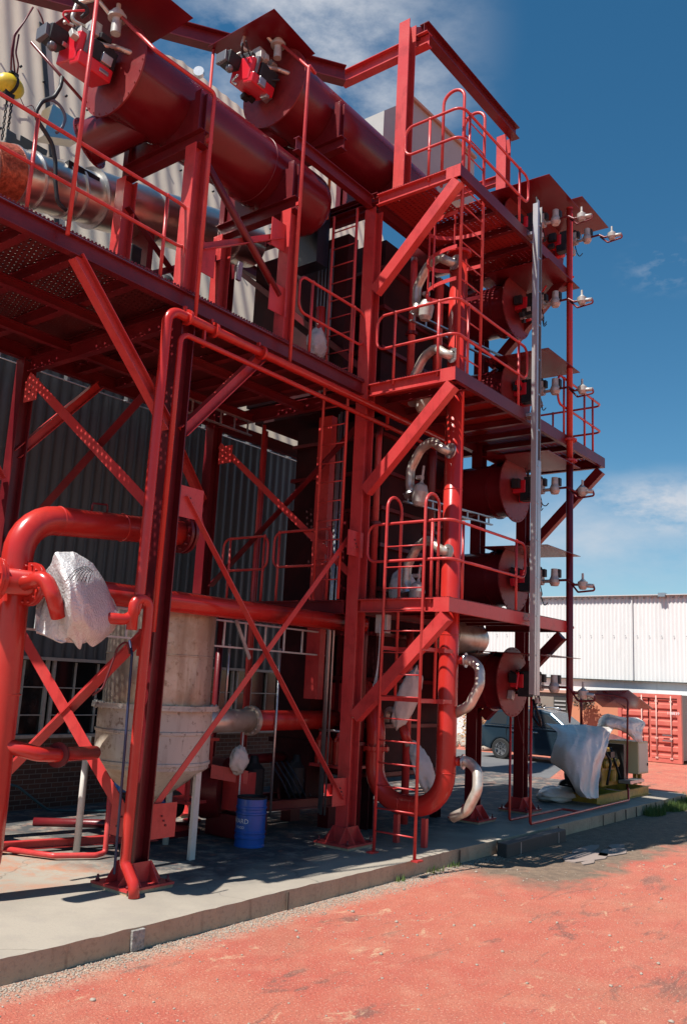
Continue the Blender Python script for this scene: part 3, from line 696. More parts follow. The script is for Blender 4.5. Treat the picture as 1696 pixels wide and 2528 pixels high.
def plate(c, size, axis, m=RED, parent=None, bolt=True):
    c = Vector(c); b = MB()
    b.box(c, (.012, size, size) if axis == 'x' else (size, .012, size))
    o = b.obj('gusset_plate', m, parent or frame)
    if bolt:
        q = MB(); n = Vector((1, 0, 0)) if axis == 'x' else Vector((0, 1, 0)); t_ = Vector((0, 1, 0)) if axis == 'x' else Vector((1, 0, 0))
        for i in (-1, 0, 1):
            p = c+t_*.03*i+Vector((0, 0, -.05*i)); q.tube([p-n*.022, p+n*.022], .011, 6)
        q.obj('bolt', RED2, o)
    return o
# ties between columns under the platforms
for (a, b_) in (('B', 'C'), ('B2', 'C2'), ('C', 'D')):
    for z in ((Z1-.1, Z2-.1, Z3-.1) if 'D' not in (a, b_) else (Z2-.1,)):
        beam((COLS[a][0]+.11, COLS[a][1], z), (COLS[b_][0]-.11, COLS[b_][1], z))
for a, b_ in (('B', 'B2'), ('C', 'C2')):
    for z in (Z1-.1, Z2-.1, Z3-.1): beam((COLS[a][0], .11, z), (COLS[a][0], 3.09, z))
beam((8.85, .11, Z2-.1), (8.85, 3.09, Z2-.1))
beam((-.10, .11, DK-.33), (-.10, 3.09, DK-.33))
beam((1.6, -.02, Z3-.12), (3.41, -.02, Z3-.12)); beam((1.6, 1.4, Z3-.12), (3.41, 1.4, Z3-.12)); beam((3.52, 1.4, Z3-.02), (3.52, -.1, Z3-.02), .16, .16)
# knee braces in the front plane
def knee(p0, p1, w=.13, m=RED):
    """channel knee brace, back of the channel towards -y"""
    b = MB(); b.hbeam(p0, p1, .13, .12, .012, .010, up=Vector(p1)-Vector(p0)+Vector((1, 0, 1)) if False else (0, 0, 1)); return b.obj('knee_brace', m, frame)
knee((-1.62, -.02, 6.36), (-.20, -.02, 4.90)); knee((1.28, -.02, 6.30), (.0, -.02, 4.90))
knee((-1.62, 3.2, 6.36), (-.28, 3.2, 4.6)); knee((2.3, 3.2, 6.36), (3.4, 3.2, 5.0)); knee((1.1, 3.2, 6.36), (-.10, 3.2, 5.0))
# X-bracing A-A2 (plane x=-.2)
brace((-.16, 3.05, 2.95), (-.16, .10, .55), .16, RED, f1=-1); brace((-.04, 3.05, .45), (-.04, .10, 2.62), .15, RED, f1=1)
brace((-.16, 3.05, 6.02), (-.16, .10, 3.85), .13, RED, f1=-1); brace((-.04, 3.05, 3.75), (-.04, .10, 5.75), .11, RED2, f1=1)
for p in ((-.16, .22, .62), (-.04, .2, 2.5), (-.16, 2.92, 5.85), (-.16, 2.95, 2.85), (-.04, 2.95, .6)): plate(p, .30, 'x', RED)
# X-bracing A-B (plane y=0)
brace((.10, -.03, 4.16), (3.32, -.03, .62), .075, RED, f1=1); brace((.10, .04, .66), (3.42, .04, 4.25), .075, RED, f1=-1)
for p in ((.20, -.06, 4.10), (3.30, -.06, .72), (3.36, -.06, 4.12)): plate(p, .36, 'y', RED)
plate((.24, 0.0, .62), .36, 'y', RED)
# X-bracing B-B2 (plane x=3.52)
brace((3.46, 3.0, 5.95), (3.46, .1, 3.65), .10, RED, f1=-1); brace((3.58, 3.0, 3.6), (3.58, .1, 5.95), .10, RED2)
plate((3.44, 2.80, 5.80), .30, 'x', RED)
brace((3.46, 3.0, 9.2), (3.46, .1, 6.8), .09, RED2, f1=-1)
# ================================================================ gantry on top
gantry = thing('lifting_gantry', 'red lifting gantry of two posts and heavy beams standing on the top platform', 'gantry', (3.75, -.35, Z3))
for x, zt in ((3.72, 12.74), (7.10, 12.62)):
    MB().hbeam((x, -.36, Z3+.01), (x, -.36, zt), .20, .20, .014, .011, up=(1, 0, 0)).obj('post', RED, gantry)
MB().hbeam((3.95, -.52, 12.74), (7.28, -.52, 12.74), .24, .17, .014, .010).obj('beam', RED2, gantry)  # shade on this beam painted in with the darker red
MB().hbeam((3.97, 1.15, 12.52), (3.97, -.62, 12.52), .24, .16, .014, .010).obj('beam', RED, gantry)
MB().hbeam((3.80, .98, 12.42), (-1.6, 5.55-.85, 12.42), .30, .18, .016, .012).obj('hoist_beam', RED2, gantry)
MB().poly([(3.86, -.36, 12.78), (4.05, -.50, 12.86), (4.05, -.50, 12.60), (3.86, -.36, 12.55)], .02, (1, 1, 0)).obj('link_plate', RED2, gantry)
MB().hbeam((7.1, -.25, 11.75), (7.1, 1.6, 11.75), .16, .12).obj('rail_beam', RED, gantry)
MB().hbeam((7.1, 1.6, Z3), (7.1, 1.6, 11.9), .14, .14, up=(1, 0, 0)).obj('post', RED, gantry)
MB().slab((7.16, -.36, 11.1), (7.5, -.2, Z3+.05), Vector((.05, 0, 0)), Vector((0, .05, 0))).obj('stay', RED, gantry)
# ================================================================ walkway on the left (deck)
deck = thing('raised_walkway', 'raised red walkway deck at mid height on the left, seen from below', 'walkway', (0, 1.6, DK))
MB().mm((-2.62, .0, DK-.012), (3.42, 3.28, DK)).obj('deck_plate', GRATE2, deck)
MB().hbeam((-2.62, 0, DK-.12), (3.41, 0, DK-.12), .20, .10, .012, .009).obj('edge_beam', RED2, deck)  # shaded web of the deck edge painted in with the darker red
b = MB()
r = random.Random(2)
x = -2.62
while x < 3.4:                                     # serrated bar ends along the deck edge
    b.box((x, -.048, DK+.004), (.022, .012, .016+.006*r.random())); x += .048
b.mm((-2.62, -.053, DK-.012), (3.41, -.043, DK-.003)); b.obj('serrated_edge', RED2, deck)
MB().hbeam((-2.62, 3.25, DK-.12), (3.41, 3.25, DK-.12), .20, .10, .012, .009).obj('edge_beam', RED2, deck)
for x in (-2.56, -2.1, -1.5, -.75, 0.05, .75, 1.45, 2.15, 2.85):
    MB().hbeam((x, .055, DK-.10), (x, 3.195, DK-.10), .14, .10, .010, .008).obj('joist', RED2, deck)
for y in (1.1, 2.2): MB().hbeam((-2.62, y, DK-.26), (3.4, y, DK-.26), .12, .08).obj('runner', RED2, deck)
# ================================================================ tower platforms
def tower_platform(z, x1, label, nm, front_in=0.0, ladder_hole=None):
    x0, yo = 3.42, -1.60
    t = thing('tower_platform', label, 'platform', (x0, yo, z), 'platforms cantilevered from the tower')
    g = MB()
    if ladder_hole:
        (hx0, hx1, hy0, hy1) = ladder_hole
        for lo, hi in (((x0+.05, yo+.05), (hx0, -.0)), ((hx1, yo+.05), (x1-.05, .0)), ((hx0, yo+.05), (hx1, hy0)), ((hx0, hy1), (hx1, .0))):
            if hi[0]-lo[0] > .01 and hi[1]-lo[1] > .01: g.mm((lo[0], lo[1], z-.008), (hi[0], hi[1], z+.004))
    else: g.mm((x0+.05, yo+.05, z-.008), (x1-.05, 0, z+.004))
    g.obj('deck_plate', GRATE, t)
    m = MB()
    MB().chan((x0+.035, -.11, z-.09), (x0+.035, yo+.02, z-.09), .18, .07, .010, flip=1).obj('front_beam', RED, t)
    MB().chan((x0, yo+.035, z-.09), (x1, yo+.035, z-.09), .18, .07, .010, flip=-1).obj('side_beam', RED if z < 4 else RED2, t)  # upper side beams have their shade put into the darker red
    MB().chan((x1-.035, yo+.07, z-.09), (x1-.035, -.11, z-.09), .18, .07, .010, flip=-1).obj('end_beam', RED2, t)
    MB().box((x0-.006, yo+.12, z-.09), (.012, .24, .19)).obj('corner_plate', RED, t)
    e = MB(); r = random.Random(3); y = yo
    while y < -.12: e.box((x0+.01, y, z+.008), (.012, .018, .012+.008*r.random())); y += .042
    x = x0
    while x < x1: e.box((x, yo+.01, z+.006), (.02, .012, .010+.006*r.random())); x += .045
    e.mm((x0+.004, yo, z-.002), (x0+.016, -.12, z+.003)); e.mm((x0, yo+.004, z-.002), (x1, yo+.016, z+.003)); e.obj('serrated_edge', RED2, t)
    n = int((x1-x0)/.6)
    for i in range(1, n):
        xx = x0+(x1-x0)*i/n
        if ladder_hole and ladder_hole[0]-.1 < xx < ladder_hole[1]+.1: continue
        MB().hbeam((xx, yo+.08, z-.07), (xx, -.03, z-.07), .10, .08, .008, .006).obj('joist', RED2, t)
    for xx, m_ in ((x0+.04, RED), (x1-.06, RED2)):
        MB().slab((xx, yo+.06, z-.24), (xx, -.14, z-1.62), Vector((.14, 0, 0)), Vector((0, .05, .05)).normalized()*.165).obj('knee_brace', m_, t)
    return t
tower_platform(Z1, 7.2, 'lowest red tower platform, level with the second burner canopy from the ground', 1, ladder_hole=(3.47, 3.95, -1.32, -.48))
tower_platform(Z2, 8.97, 'longest red tower platform, at mid height, reaching out furthest to the right', 2)
tower_platform(Z3, 7.25, 'topmost red tower platform, under the lifting gantry', 3, ladder_hole=(3.52, 4.4, -1.50, -.95))
# inner strip of the lowest platform with its floor beam
t = thing('inner_walkway', 'low inner walkway beside the lattice of braces behind the middle column', 'walkway', (3.4, 1.3, Z1))
MB().mm((3.42, .12, Z1-.01), (4.0, 2.75, Z1)).obj('deck_plate', GRATE, t); MB().hbeam((3.40, .12, Z1-.11), (3.40, 3.05, Z1-.11), .19, .09).obj('edge_beam', RED2, t)
# ================================================================ railings
def railing(label, loop, posts, foot, r=.021, extra=None):
    """loop: closed centre line of the top and mid rail; posts: list of (x, y, ztop)"""
    t = thing('handrail', label, 'handrail', (posts[0][0], posts[0][1], foot), 'handrails round the platforms')
    MB().tube(loop, r, 8, closed=True, fillet=.14).obj('rail', RED, t)
    for (x, y, zt) in posts:
        b = MB(); b.tube([(x, y, foot-.06), (x, y, zt)], r, 8); b.sphere((x, y, zt), r*1.45, 8, 6); b.sphere((x, y, zt-.53), r*1.45, 8, 6); b.obj('post', RED, t)
    return t
def up_down(path, zt, zm):
    return [(x, y, zt) for x, y in path]+[(x, y, zm) for x, y in reversed(path)]
y0 = .03
railing('red handrail along the raised walkway at the upper left', up_down([(-2.75, y0), (-.13, y0)], DK+1.06, DK+.53), [(-2.2, y0, DK+1.06), (-.48, y0, DK+1.06)], DK)
railing('short red handrail on the raised walkway just left of the tower', up_down([(1.92, y0), (3.45, y0)], DK+1.09, DK+.56), [(2.2, y0, DK+1.09), (3.18, y0, DK+1.09)], DK)
for z, la in ((Z1, 'red handrail round the near corner of the lowest tower platform'), (Z2, 'red handrail round the near corner of the middle tower platform')):
    railing(la, up_down([(3.46, -.21), (3.46, -1.57), (5.70, -1.57)], z+1.06, z+.53), [(3.46, -.53, z+1.06), (3.46, -1.28, z+1.06), (3.79, -1.57, z+1.06), (5.40, -1.57, z+1.06)], z)
z = Z3
railing('red handrail round the near corner of the topmost tower platform', up_down([(3.46, -.58), (3.46, -1.57), (5.68, -1.57)], z+.98, z+.50), [(3.70, -1.57, z+.98), (5.36, -1.57, z+.98), (3.46, -1.02, z+.98)], z)
railing('red handrail on the far right end of the middle tower platform', up_down([(6.9, -1.57), (8.90, -1.57), (8.90, -.1)], Z2+1.02, Z2+.5), [(7.15, -1.57, Z2+1.02), (8.06, -1.57, Z2+1.02), (8.45, -1.57, Z2+1.02), (8.90, -.59, Z2+1.02)], Z2)
railing('red handrail of the low inner walkway, seen between the braces', up_down([(3.42, .42), (3.42, 1.55)], Z1+1.06, Z1+.52), [(3.42, .47, Z1+1.06), (3.42, 1.45, Z1+1.06)], Z1)
railing('second red handrail of the low inner walkway, further back', up_down([(3.42, 1.68), (3.42, 2.65)], Z1+1.02, Z1+.50), [(3.42, 1.76, Z1+1.02), (3.42, 2.5, Z1+1.02)], Z1)
# ================================================================ ladders
def ladder(label, a, b_, z0, z1, loop_dir, ztop, back0=None, flat_=False, rungs_to=None, cage=None):
    """rails at a and b_ (x, y); hoops over the top turn towards loop_dir"""
    t = thing('ladder', label, 'ladder', (a[0], a[1], z0))
    w = Vector((b_[0]-a[0], b_[1]-a[1], 0)); d = Vector((loop_dir[0], loop_dir[1], 0))
    wn = w.normalized()
    for q in (a, b_):
        s = MB(); p = Vector((q[0], q[1], 0)); R_ = d.length/2
        pts = [p+Vector((0, 0, z0)), p+Vector((0, 0, ztop-R_))]+[p+d*.5-d.normalized()*R_*math.cos(math.pi*i/10)+Vector((0, 0, ztop-R_+R_*math.sin(math.pi*i/10))) for i in range(1, 10)]
        pts += [p+d+Vector((0, 0, ztop-R_)), p+d+Vector((0, 0, back0 if back0 is not None else z1))]
        s.tube(pts, .026 if flat_ else .022, 6 if flat_ else 8); s.obj('side_rail', RED, t)
    z = z0+.28
    while z < (rungs_to or z1):
        MB().tube([(a[0], a[1], z), (b_[0], b_[1], z)], .011, 6).obj('rung', RED, t); z += .29
    return t
l1 = ladder('red ladder standing on the slab edge in front of the bent pipe', (3.40, -.57), (3.40, -1.20), .0, Z1, (.36, 0), Z1+1.46, back0=1.95, rungs_to=Z1+1.0)
b = MB()
for z in (1.98, 2.66):
    for y in (-.57, -1.20): b.box((3.62, y, z), (.46, .03, .05))
    b.box((3.84, -.9, z), (.03, .80, .06)); b.box((4.0, -1.22, z), (.34, .03, .05)); b.cut()
b.obj('wall_bracket', RED, l1)
b = MB(); b.box((3.40, -1.24, .01), (.14, .10, .02)); b.cut(); b.box((3.40, -.55, .01), (.14, .10, .02)); b.obj('foot_plate', RED, l1)
l2 = ladder('red caged ladder rising from the middle platform to the topmost platform', (3.64, -1.50), (4.28, -1.50), Z2, Z3, (0, .36), Z3+1.45, back0=Z3-.1, rungs_to=Z3+1.2, flat_=True)
b = MB()
for z in (7.95, 8.45, 9.0):
    cx_, cy_ = 3.96, -1.42; pts = []
    for i in range(15):
        a = math.pi*(-.02+1.04*i/14); pts.append(Vector((cx_-.36*math.cos(a), cy_+.66*math.sin(a), z)))
    for p, q in zip(pts[:-1], pts[1:]): b.slab(p, q, Vector((0, 0, .06)), ((q-p).normalized().cross(Vector((0, 0, 1))))*.008)
    b.cut()
b.obj('cage_hoop', RED, l2)
b = MB()
for a in (.2, .5, .8):
    a *= math.pi; b.slab((3.96-.36*math.cos(a), -1.42+.66*math.sin(a), 7.9), (3.96-.36*math.cos(a), -1.42+.66*math.sin(a), 9.4), Vector((.04, 0, 0)), Vector((0, .01, 0))); b.cut()
b.obj('cage_strap', RED, l2)
l3 = ladder('dark red ladder close behind the middle column, seen through the braces', (3.30, .16), (3.30, .62), Z1, 9.3, (.001, 0), 9.4, rungs_to=9.3)
# ================================================================ horizontal burners on the left
def left_burner(x0, x1, yc, zc, R, label, clabel, riser_x, can, riser_top, sup, support_legs):
    t = thing('horizontal_burner', label, 'burner', (x0, yc, zc))
    b = MB(); L_ = x1-x0
    prof = [(0, R), (L_*.62, R), (L_*.62+.004, R+.006), (L_*.62+.03, R+.006), (L_*.62+.034, R), (L_-.34, R)]
    for i in range(1, 9): a = math.pi/2*i/8; prof.append((L_-.34+.34*math.sin(a), R*math.cos(a)**.75 if i < 8 else .0))
    b.lathe((x0, yc, zc), (1, 0, 0), prof, 48); b.obj('shell', VESS, t)
    b = MB(); b.lathe((x0-.03, yc, zc), (1, 0, 0), [(0, 0), (0, R+.085), (.022, R+.085), (.022, R)], 48); b.bolts((x0-.02, yc, zc), (1, 0, 0), R+.055, 24, .010, .022)
    f = b.obj('face_plate', FACE, t)
    # inclined stub duct under the near end
    p = Vector((x0+.62, yc-.02, zc-.15)); d = Vector((-.31, .90, -.31)).normalized()
    b = MB(); b.lathe(p, d, [(0, .27), (1.00, .27)], 32); b.obj('stub_duct', VESS, t)
    b = MB(); b.lathe(p+d*.98, d, [(0, .27), (0, .33), (.02, .33), (.02, .27), (.04, .26), (.04, 0)], 32); b.bolts(p+d*.99, d, .305, 16, .009, .02); b.obj('stub_flange', VESS, t)
    # burner unit: red blocks, dark actuator, fan
    u = MB(); c = Vector((x0-.34, yc+.12, zc+.0))
    rot = Matrix.Rotation(.25, 3, 'X')
    u.box(c, (.52, .40, .36), rot); u.box(c+Vector((-.02, -.14, -.18)), (.46, .20, .16), rot); uo = u.obj('burner_head', BRIGHT, t, bevel=.02)
    u = MB(); u.box(c+Vector((.06, -.23, .0)), (.34, .07, .22), rot); u.box(c+Vector((-.12, -.02, .24)), (.20, .26, .10), rot); u.box(c+Vector((-.36, .14, .12)), (.24, .24, .20), rot); u.box(c+Vector((-.1, -.18, -.16)), (.3, .04, .10), rot)
    u.obj('control_box', DARKM, uo, bevel=.015)
    u = MB(); u.box(c+Vector((-.50, .16, .10)), (.06, .20, .16)); u.box(c+Vector((-.16, -.02, .02)), (.05, .43, .39), rot); u.sphere(c+Vector((-.42, .08, -.06)), .06, 8, 6); u.obj('bracket', mat('dull_bracket', (.16,.16,.17), .4, metal=.4), uo, bevel=.008)
    rr_ = random.Random(int(x0*10)+50)
    for mm_, nm_, n_ in ((DARKM, 'fitting', 9), (VALVE, 'fitting', 6), (BRIGHT, 'fitting', 3), (GALV, 'fitting', 4)):
        for _ in range(n_):
            g_ = MB(); q_ = c+Vector((rr_.uniform(-.34, .26), rr_.uniform(-.28, .24), rr_.uniform(-.28, .32)))
            if rr_.random() < .6: g_.box(q_, (rr_.uniform(.05, .16), rr_.uniform(.05, .14), rr_.uniform(.05, .14)), Matrix.Rotation(rr_.uniform(-.6, .6), 3, 'X'))
            else: g_.tube([q_, q_+Vector((rr_.uniform(-.12, .12), rr_.uniform(-.1, .1), rr_.uniform(.03, .14))), q_+Vector((rr_.uniform(-.2, .2), rr_.uniform(-.16, .0), rr_.uniform(.0, .2)))], rr_.uniform(.010, .028), 7, fillet=.04)
            g_.obj(nm_, mm_, uo, bevel=.008)
    # gas valve and pilot pipe above
    v = MB(); q = Vector((x0-.22, yc-.22, zc+.42))
    v.lathe(q, (0, 0, 1), [(0, 0), (0, .05), (.05, .06), (.06, .11), (.10, .11), (.12, .07), (.16, .07), (.165, .03), (.26, .028), (.26, 0)], 16)
    v.lathe(q+Vector((0, 0, -.14)), (0, 0, 1), [(0, 0), (0, .06), (.14, .06)], 12)
    v.obj('gas_valve', VALVE, t)
    v = MB(); a = q+Vector((-.02, .02, .04)); e = c+Vector((-.06, .0, .40))
    v.tube([a, a+Vector((-.16, .16, .26)), e+Vector((-.12, .06, .28)), e+Vector((-.16, .08, .02)), e], .026, 8, fillet=.07); v.obj('pilot_pipe', STEELP, t)
    v = MB(); v.box(e+Vector((.05, -.08, -.06)), (.14, .16, .20)); v.box(e+Vector((-.02, -.20, -.16)), (.12, .12, .14)); v.obj('pressure_switch', VALVE, t, bevel=.012)
    v = MB(); v.tube([e+Vector((0, 0, -.1)), e+Vector((.05, -.28, -.34)), c+Vector((.22, -.26, .20)), Vector((x0, yc-.3, zc+.12))], .034, 8, fillet=.08); v.obj('gas_hose', STEELP, t)
    # canopy sheet above
    co = MB(); co.poly(can, .008, (0, 0, 1)); co.obj('canopy', VESS, t, clabel)
    # gas riser from the header pipe
    yr = -.15; zr = riser_top
    v = MB(); v.tube([(riser_x, yr, DK-.38), (riser_x, yr, zr), (x0-.05, yr+.06, zr+.02), q+Vector((0, -.02, .12))], .024, 8, fillet=.06)
    v.box((riser_x, yr+.02, DK+1.95), (.07, .05, .05)); v.obj('gas_riser', RED, t)
    # cradles
    for i, sx_ in enumerate(sup):
        g = MB(); zb = zc-R-.22
        g.hbeam((sx_, yc-.78, zb), (sx_, yc+.78, zb), .20, .14)
        for s_ in (-1, 1):
            g.hbeam((sx_, yc+s_*.66, zb+.10), (sx_, yc+s_*.66, zc-.05), .12, .10, up=(1, 0, 0))
            pts = [(sx_, yc+s_*.62, zb+.10), (sx_, yc+s_*.62, zc-.12)]
            for k_ in range(8):
                a = math.radians(-10-72*k_/7); pts.append((sx_, yc+s_*(R+.004)*math.cos(a), zc+(R+.004)*math.sin(a)))
            pts.append((sx_, yc+s_*.05, zb+.10))
            g.poly(pts, .012, (1, 0, 0))
        g.obj('cradle', RED2, t)
        if support_legs:
            for s_ in (-1, 1):
                l = MB().hbeam((sx_, yc+s_*.66, DK+.01), (sx_, yc+s_*.66, zb-.10), .20, .18, .014, .011, up=(1, 0, 0)); l.obj('leg', RED, t)
    return t
def canopy_pts(x0, x1, ya, yb, z, tilt):
    return [(x0, ya, z), (x1, ya, z-tilt), (x1, yb, z-tilt), (x0, yb, z)]
left_burner(-.90, 2.95, .70, 9.30, .49, 'large horizontal red burner at the upper left, the lower and nearer of the two', 'tilted red canopy sheet above the nearer burner', -.06,
            canopy_pts(-1.35, -.42, -.05, 1.55, 10.02, -.02), 9.19, (-.10, 1.66), True)
left_burner(1.90, 6.0, .76, 10.87, .54, 'second large horizontal red burner, higher and further right beside the gantry post', 'tilted red canopy sheet above the further burner', 1.62,
            canopy_pts(1.22, 2.15, .22, 1.55, 11.50, .10), 10.70, (2.66, 4.40), False)
# canopy support rods
t = thing('support_rod', 'long thin red rod rising from the walkway edge to the nearer burner canopy', 'rod', (-1.8, -.1, DK)); MB().tube([(-1.81, -.12, DK-.1), (-1.36, -.05, 10.0)][:1]+[(-1.79, -.12, 10.0)], .024, 8).obj('rod', RED, t)
t = thing('support_rod', 'thin red rod holding the left corner of the further burner canopy', 'rod', (1.3, 1.5, DK)); MB().tube([(1.30, 1.52, DK), (1.30, 1.52, 11.48)], .022, 8).obj('rod', RED, t)
t = thing('stay_rod', 'slanting red stay running down from the canopy of the nearer burner', 'rod', (-1.3, 1.5, 10)); MB().tube([P(78, 104, 'y', 1.62), P(252, 302, 'y', 1.2)], .020, 8).obj('rod', RED2, t)
# cross braces between the cradle legs
cb = thing('leg_bracing', 'crossed red braces with gusset plates between the legs of the nearer burner', 'bracing', (.8, 0, DK))
MB().tube([(.02, .0, 8.35), (1.48, .0, 7.18)], .05, 8).obj('brace', RED2, cb)
MB().angle((.1, .06, 7.22), (1.5, .06, 8.02), .09, .010).obj('brace', RED, cb)
for p in ((.16, .03, 7.15), (1.46, .03, 8.05), (1.46, -.01, 7.12)): MB().box(p, (.34, .012, .40)).obj('gusset_plate', RED, cb)
MB().angle((-.1, 1.36, 8.1), (1.6, 1.36, 7.0), .09, .010).obj('brace', RED2, cb)
MB().angle((-.1, 1.36, 7.0), (1.6, 1.36, 8.1), .09, .010).obj('brace', RED2, cb)
# ================================================================ row of burners on the right (axis along y)
def right_burner(x, z, label, clabel, train=3, yface=-.80, r=.46, rod=True):
    t = thing('stack_burner', label, 'burner', (x, yface, z), 'burners stacked up the right side')
    MB().lathe((x, 1.2, z), (0, -1, 0), [(0, r), (1.2-yface-.32, r), (1.2-yface-.32, r+.03), (1.2-yface-.29, r+.03), (1.2-yface-.29, r), (1.2-yface, r)], 40).obj('shell', VESS, t)
    b = MB(); R_ = r+.105; y = yface
    b.lathe((x, y, z), (0, -1, 0), [(0, r), (0, R_), (.02, R_), (.02, 0)], 44); b.bolts((x, y-.01, z), (0, 1, 0), R_-.03, 26, .010, .022); b.obj('face_plate', FACE, t)
    b = MB(); b.box((x-.02, y-.14, z+.02), (.20, .24, .22)); b.box((x+.16, y-.12, z-.12), (.12, .18, .16)); b.obj('burner_head', BRIGHT, t, bevel=.012)
    b = MB(); b.box((x+.02, y-.30, z+.04), (.26, .14, .28)); b.box((x-.04, y-.26, z-.16), (.16, .20, .14)); b.box((x-.18, y-.12, z+.06), (.08, .14, .16))
    for q in ((-.1, -.05, .18), (.12, -.1, .2)): b.tube([(x+q[0], y+.0, z+q[2]), (x+q[0], y-.24, z+q[2]-.10)], .016, 6)
    b.obj('control_box', DARKM, t, bevel=.01)
    rr_ = random.Random(int(z*37)+int(x*11))
    for mm_ in (DARKM, VALVE, GALV, BLACK, VALVE, DARKM, BRIGHT):
        g_ = MB(); q_ = Vector((x+rr_.uniform(-.24, .24), y-rr_.uniform(.06, .42), z+rr_.uniform(-.24, .24)))
        if rr_.random() < .5: g_.box(q_, (rr_.uniform(.05, .13), rr_.uniform(.05, .13), rr_.uniform(.05, .16)), Matrix.Rotation(rr_.uniform(-.5, .5), 3, 'Y'))
        else: g_.tube([q_, q_+Vector((rr_.uniform(-.12, .12), rr_.uniform(-.12, .05), rr_.uniform(.03, .12))), q_+Vector((rr_.uniform(-.2, .2), rr_.uniform(-.2, .0), rr_.uniform(-.2, .2)))], rr_.uniform(.010, .024), 7, fillet=.04)
        g_.obj('fitting', mm_, t, bevel=.006)
    # gas train reaching outwards
    g = MB(); g.tube([(x, y-.30, z-.05), (x, y-.50, z-.05)], .030, 8); g.lathe((x, y-.44, z-.05), (0, -1, 0), [(0, 0), (0, .075), (.10, .075), (.10, 0)], 14); g.box((x, y-.49, z+.05), (.09, .09, .16)); g.obj('valve', VALVE, t, bevel=.008)
    g = MB(); g.box((x+.02, y-.54, z+.08), (.10, .08, .13)); g.sphere((x-.02, y-.50, z+.15), .035, 8, 6); g.obj('actuator', DARKM, t, bevel=.01)
    g = MB(); g.tube([(x, y-.53, z-.06), (x, y-.74, z-.06)], .028, 8); g.lathe((x, y-.74, z-.14), (0, 0, 1), [(0, 0), (0, .06), (.05, .085), (.10, .085), (.16, .06), (.28, .055), (.28, 0)], 14); g.obj('valve', VALVE, t)
    g = MB(); g.box((x+.06, y-.77, z+.07), (.09, .10, .14)); g.obj('actuator', DARKM, t, bevel=.012)
    if train >= 3:
        ze = z-.13
        g = MB(); g.tube([(x, y-.80, z-.05), (x, y-.98, z-.05), (x, y-1.08, ze), (x, y-1.20, ze)], .020, 8, fillet=.05)
        g.tube([(x, y-1.24, ze), (x, y-1.40, ze-.03), (x, y-1.42, ze-.10), (x, y-1.14, ze-.12), (x+.05, y-.98, ze+.06)], .016, 8, fillet=.03); g.obj('gas_pipe', RED2, t)
        g = MB(); g.lathe((x, y-1.22, ze-.08), (0, 0, 1), [(0, 0), (0, .05), (.05, .075), (.12, .08), (.14, .05), (.17, .02), (.26, .018), (.26, 0)], 14); g.tube([(x, y-1.22, ze-.01), (x, y-1.40, ze-.03)], .034, 8); g.obj('regulator', VALVE, t)
    # hanging cables and small valve below
    r_ = random.Random(int(z*100)); g = MB()
    for i in range(4):
        a = Vector((x+r_.uniform(-.1, .1), y-.34-.04*i, z-.05)); e = a+Vector((r_.uniform(-.1, .1), -.10+r_.uniform(-.1, .1), -.24-r_.uniform(0, .12)))
        g.tube([a, a+Vector((.0, -.05, -.22)), e+Vector((0, .06, -.06)), e], .009, 5, fillet=.05)
    g.obj('cable', BLACK, t)
    g = MB(); g.lathe((x, y-.46, z-.32), (0, 0, 1), [(0, 0), (0, .05), (.09, .05), (.09, 0)], 10); g.tube([(x, y-.46, z-.23), (x, y-.46, z-.12)], .014, 6); g.obj('drain_valve', VALVE, t)
    # canopy
    c = MB(); c.poly([(x-.68, y-.92, z+.43), (x+.65, y-.92, z+.43), (x+.65, y+.28, z+.46), (x-.68, y+.28, z+.46)], .008, (0, 0, 1)); c.obj('canopy', VESS, t, clabel)
    if rod: MB().tube([(x+.05, y-.40, z+.43), (x+.05, y-.40, z+.10)], .012, 6).obj('hanger_rod', RED2, t)
    return t
ordn = ['lowest', 'second lowest', 'third lowest', 'fourth lowest', 'fifth lowest', 'sixth lowest']
for i, z in enumerate((2.31, 4.02, 5.56, 7.30, 8.90, 10.46)):
    right_burner(6.85, z, ('%s of the round red burners stacked on the right of the tower' % ordn[i]), None, train=3)
right_burner(8.30, 10.78, 'red burner furthest right at the very top, under its own raised canopy sheet', None)
# ================================================================ core vessel of the tower
core = thing('heat_exchanger', 'dark red boxed heat exchanger casing standing inside the tower frame', 'heat exchanger', (5.9, 1.5, 0))
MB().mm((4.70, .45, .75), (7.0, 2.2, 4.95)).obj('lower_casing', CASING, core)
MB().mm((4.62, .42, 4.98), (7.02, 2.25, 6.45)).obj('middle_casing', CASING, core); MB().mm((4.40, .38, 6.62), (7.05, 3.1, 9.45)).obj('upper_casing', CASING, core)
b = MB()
for z in (.78, 1.5, 2.2, 2.9, 3.6, 4.3, 4.9): b.mm((4.60, .38, z), (7.06, 2.27, z+.06))
for z in (5.5, 6.1): b.mm((4.55, .36, z), (7.07, 2.3, z+.06))
for z in (6.9, 7.5, 8.2, 8.9): b.mm((4.33, .31, z), (7.10, 3.15, z+.06))
for y in (.6, 1.1, 1.6, 2.1): b.mm((4.62, y, .8), (4.695, y+.05, 4.9))
for y in (.6, 1.2, 1.8, 2.4, 3.0): b.mm((4.34, y-.1, 6.7), (4.395, y-.05, 9.4))
b.obj('stiffener', RED2, core)
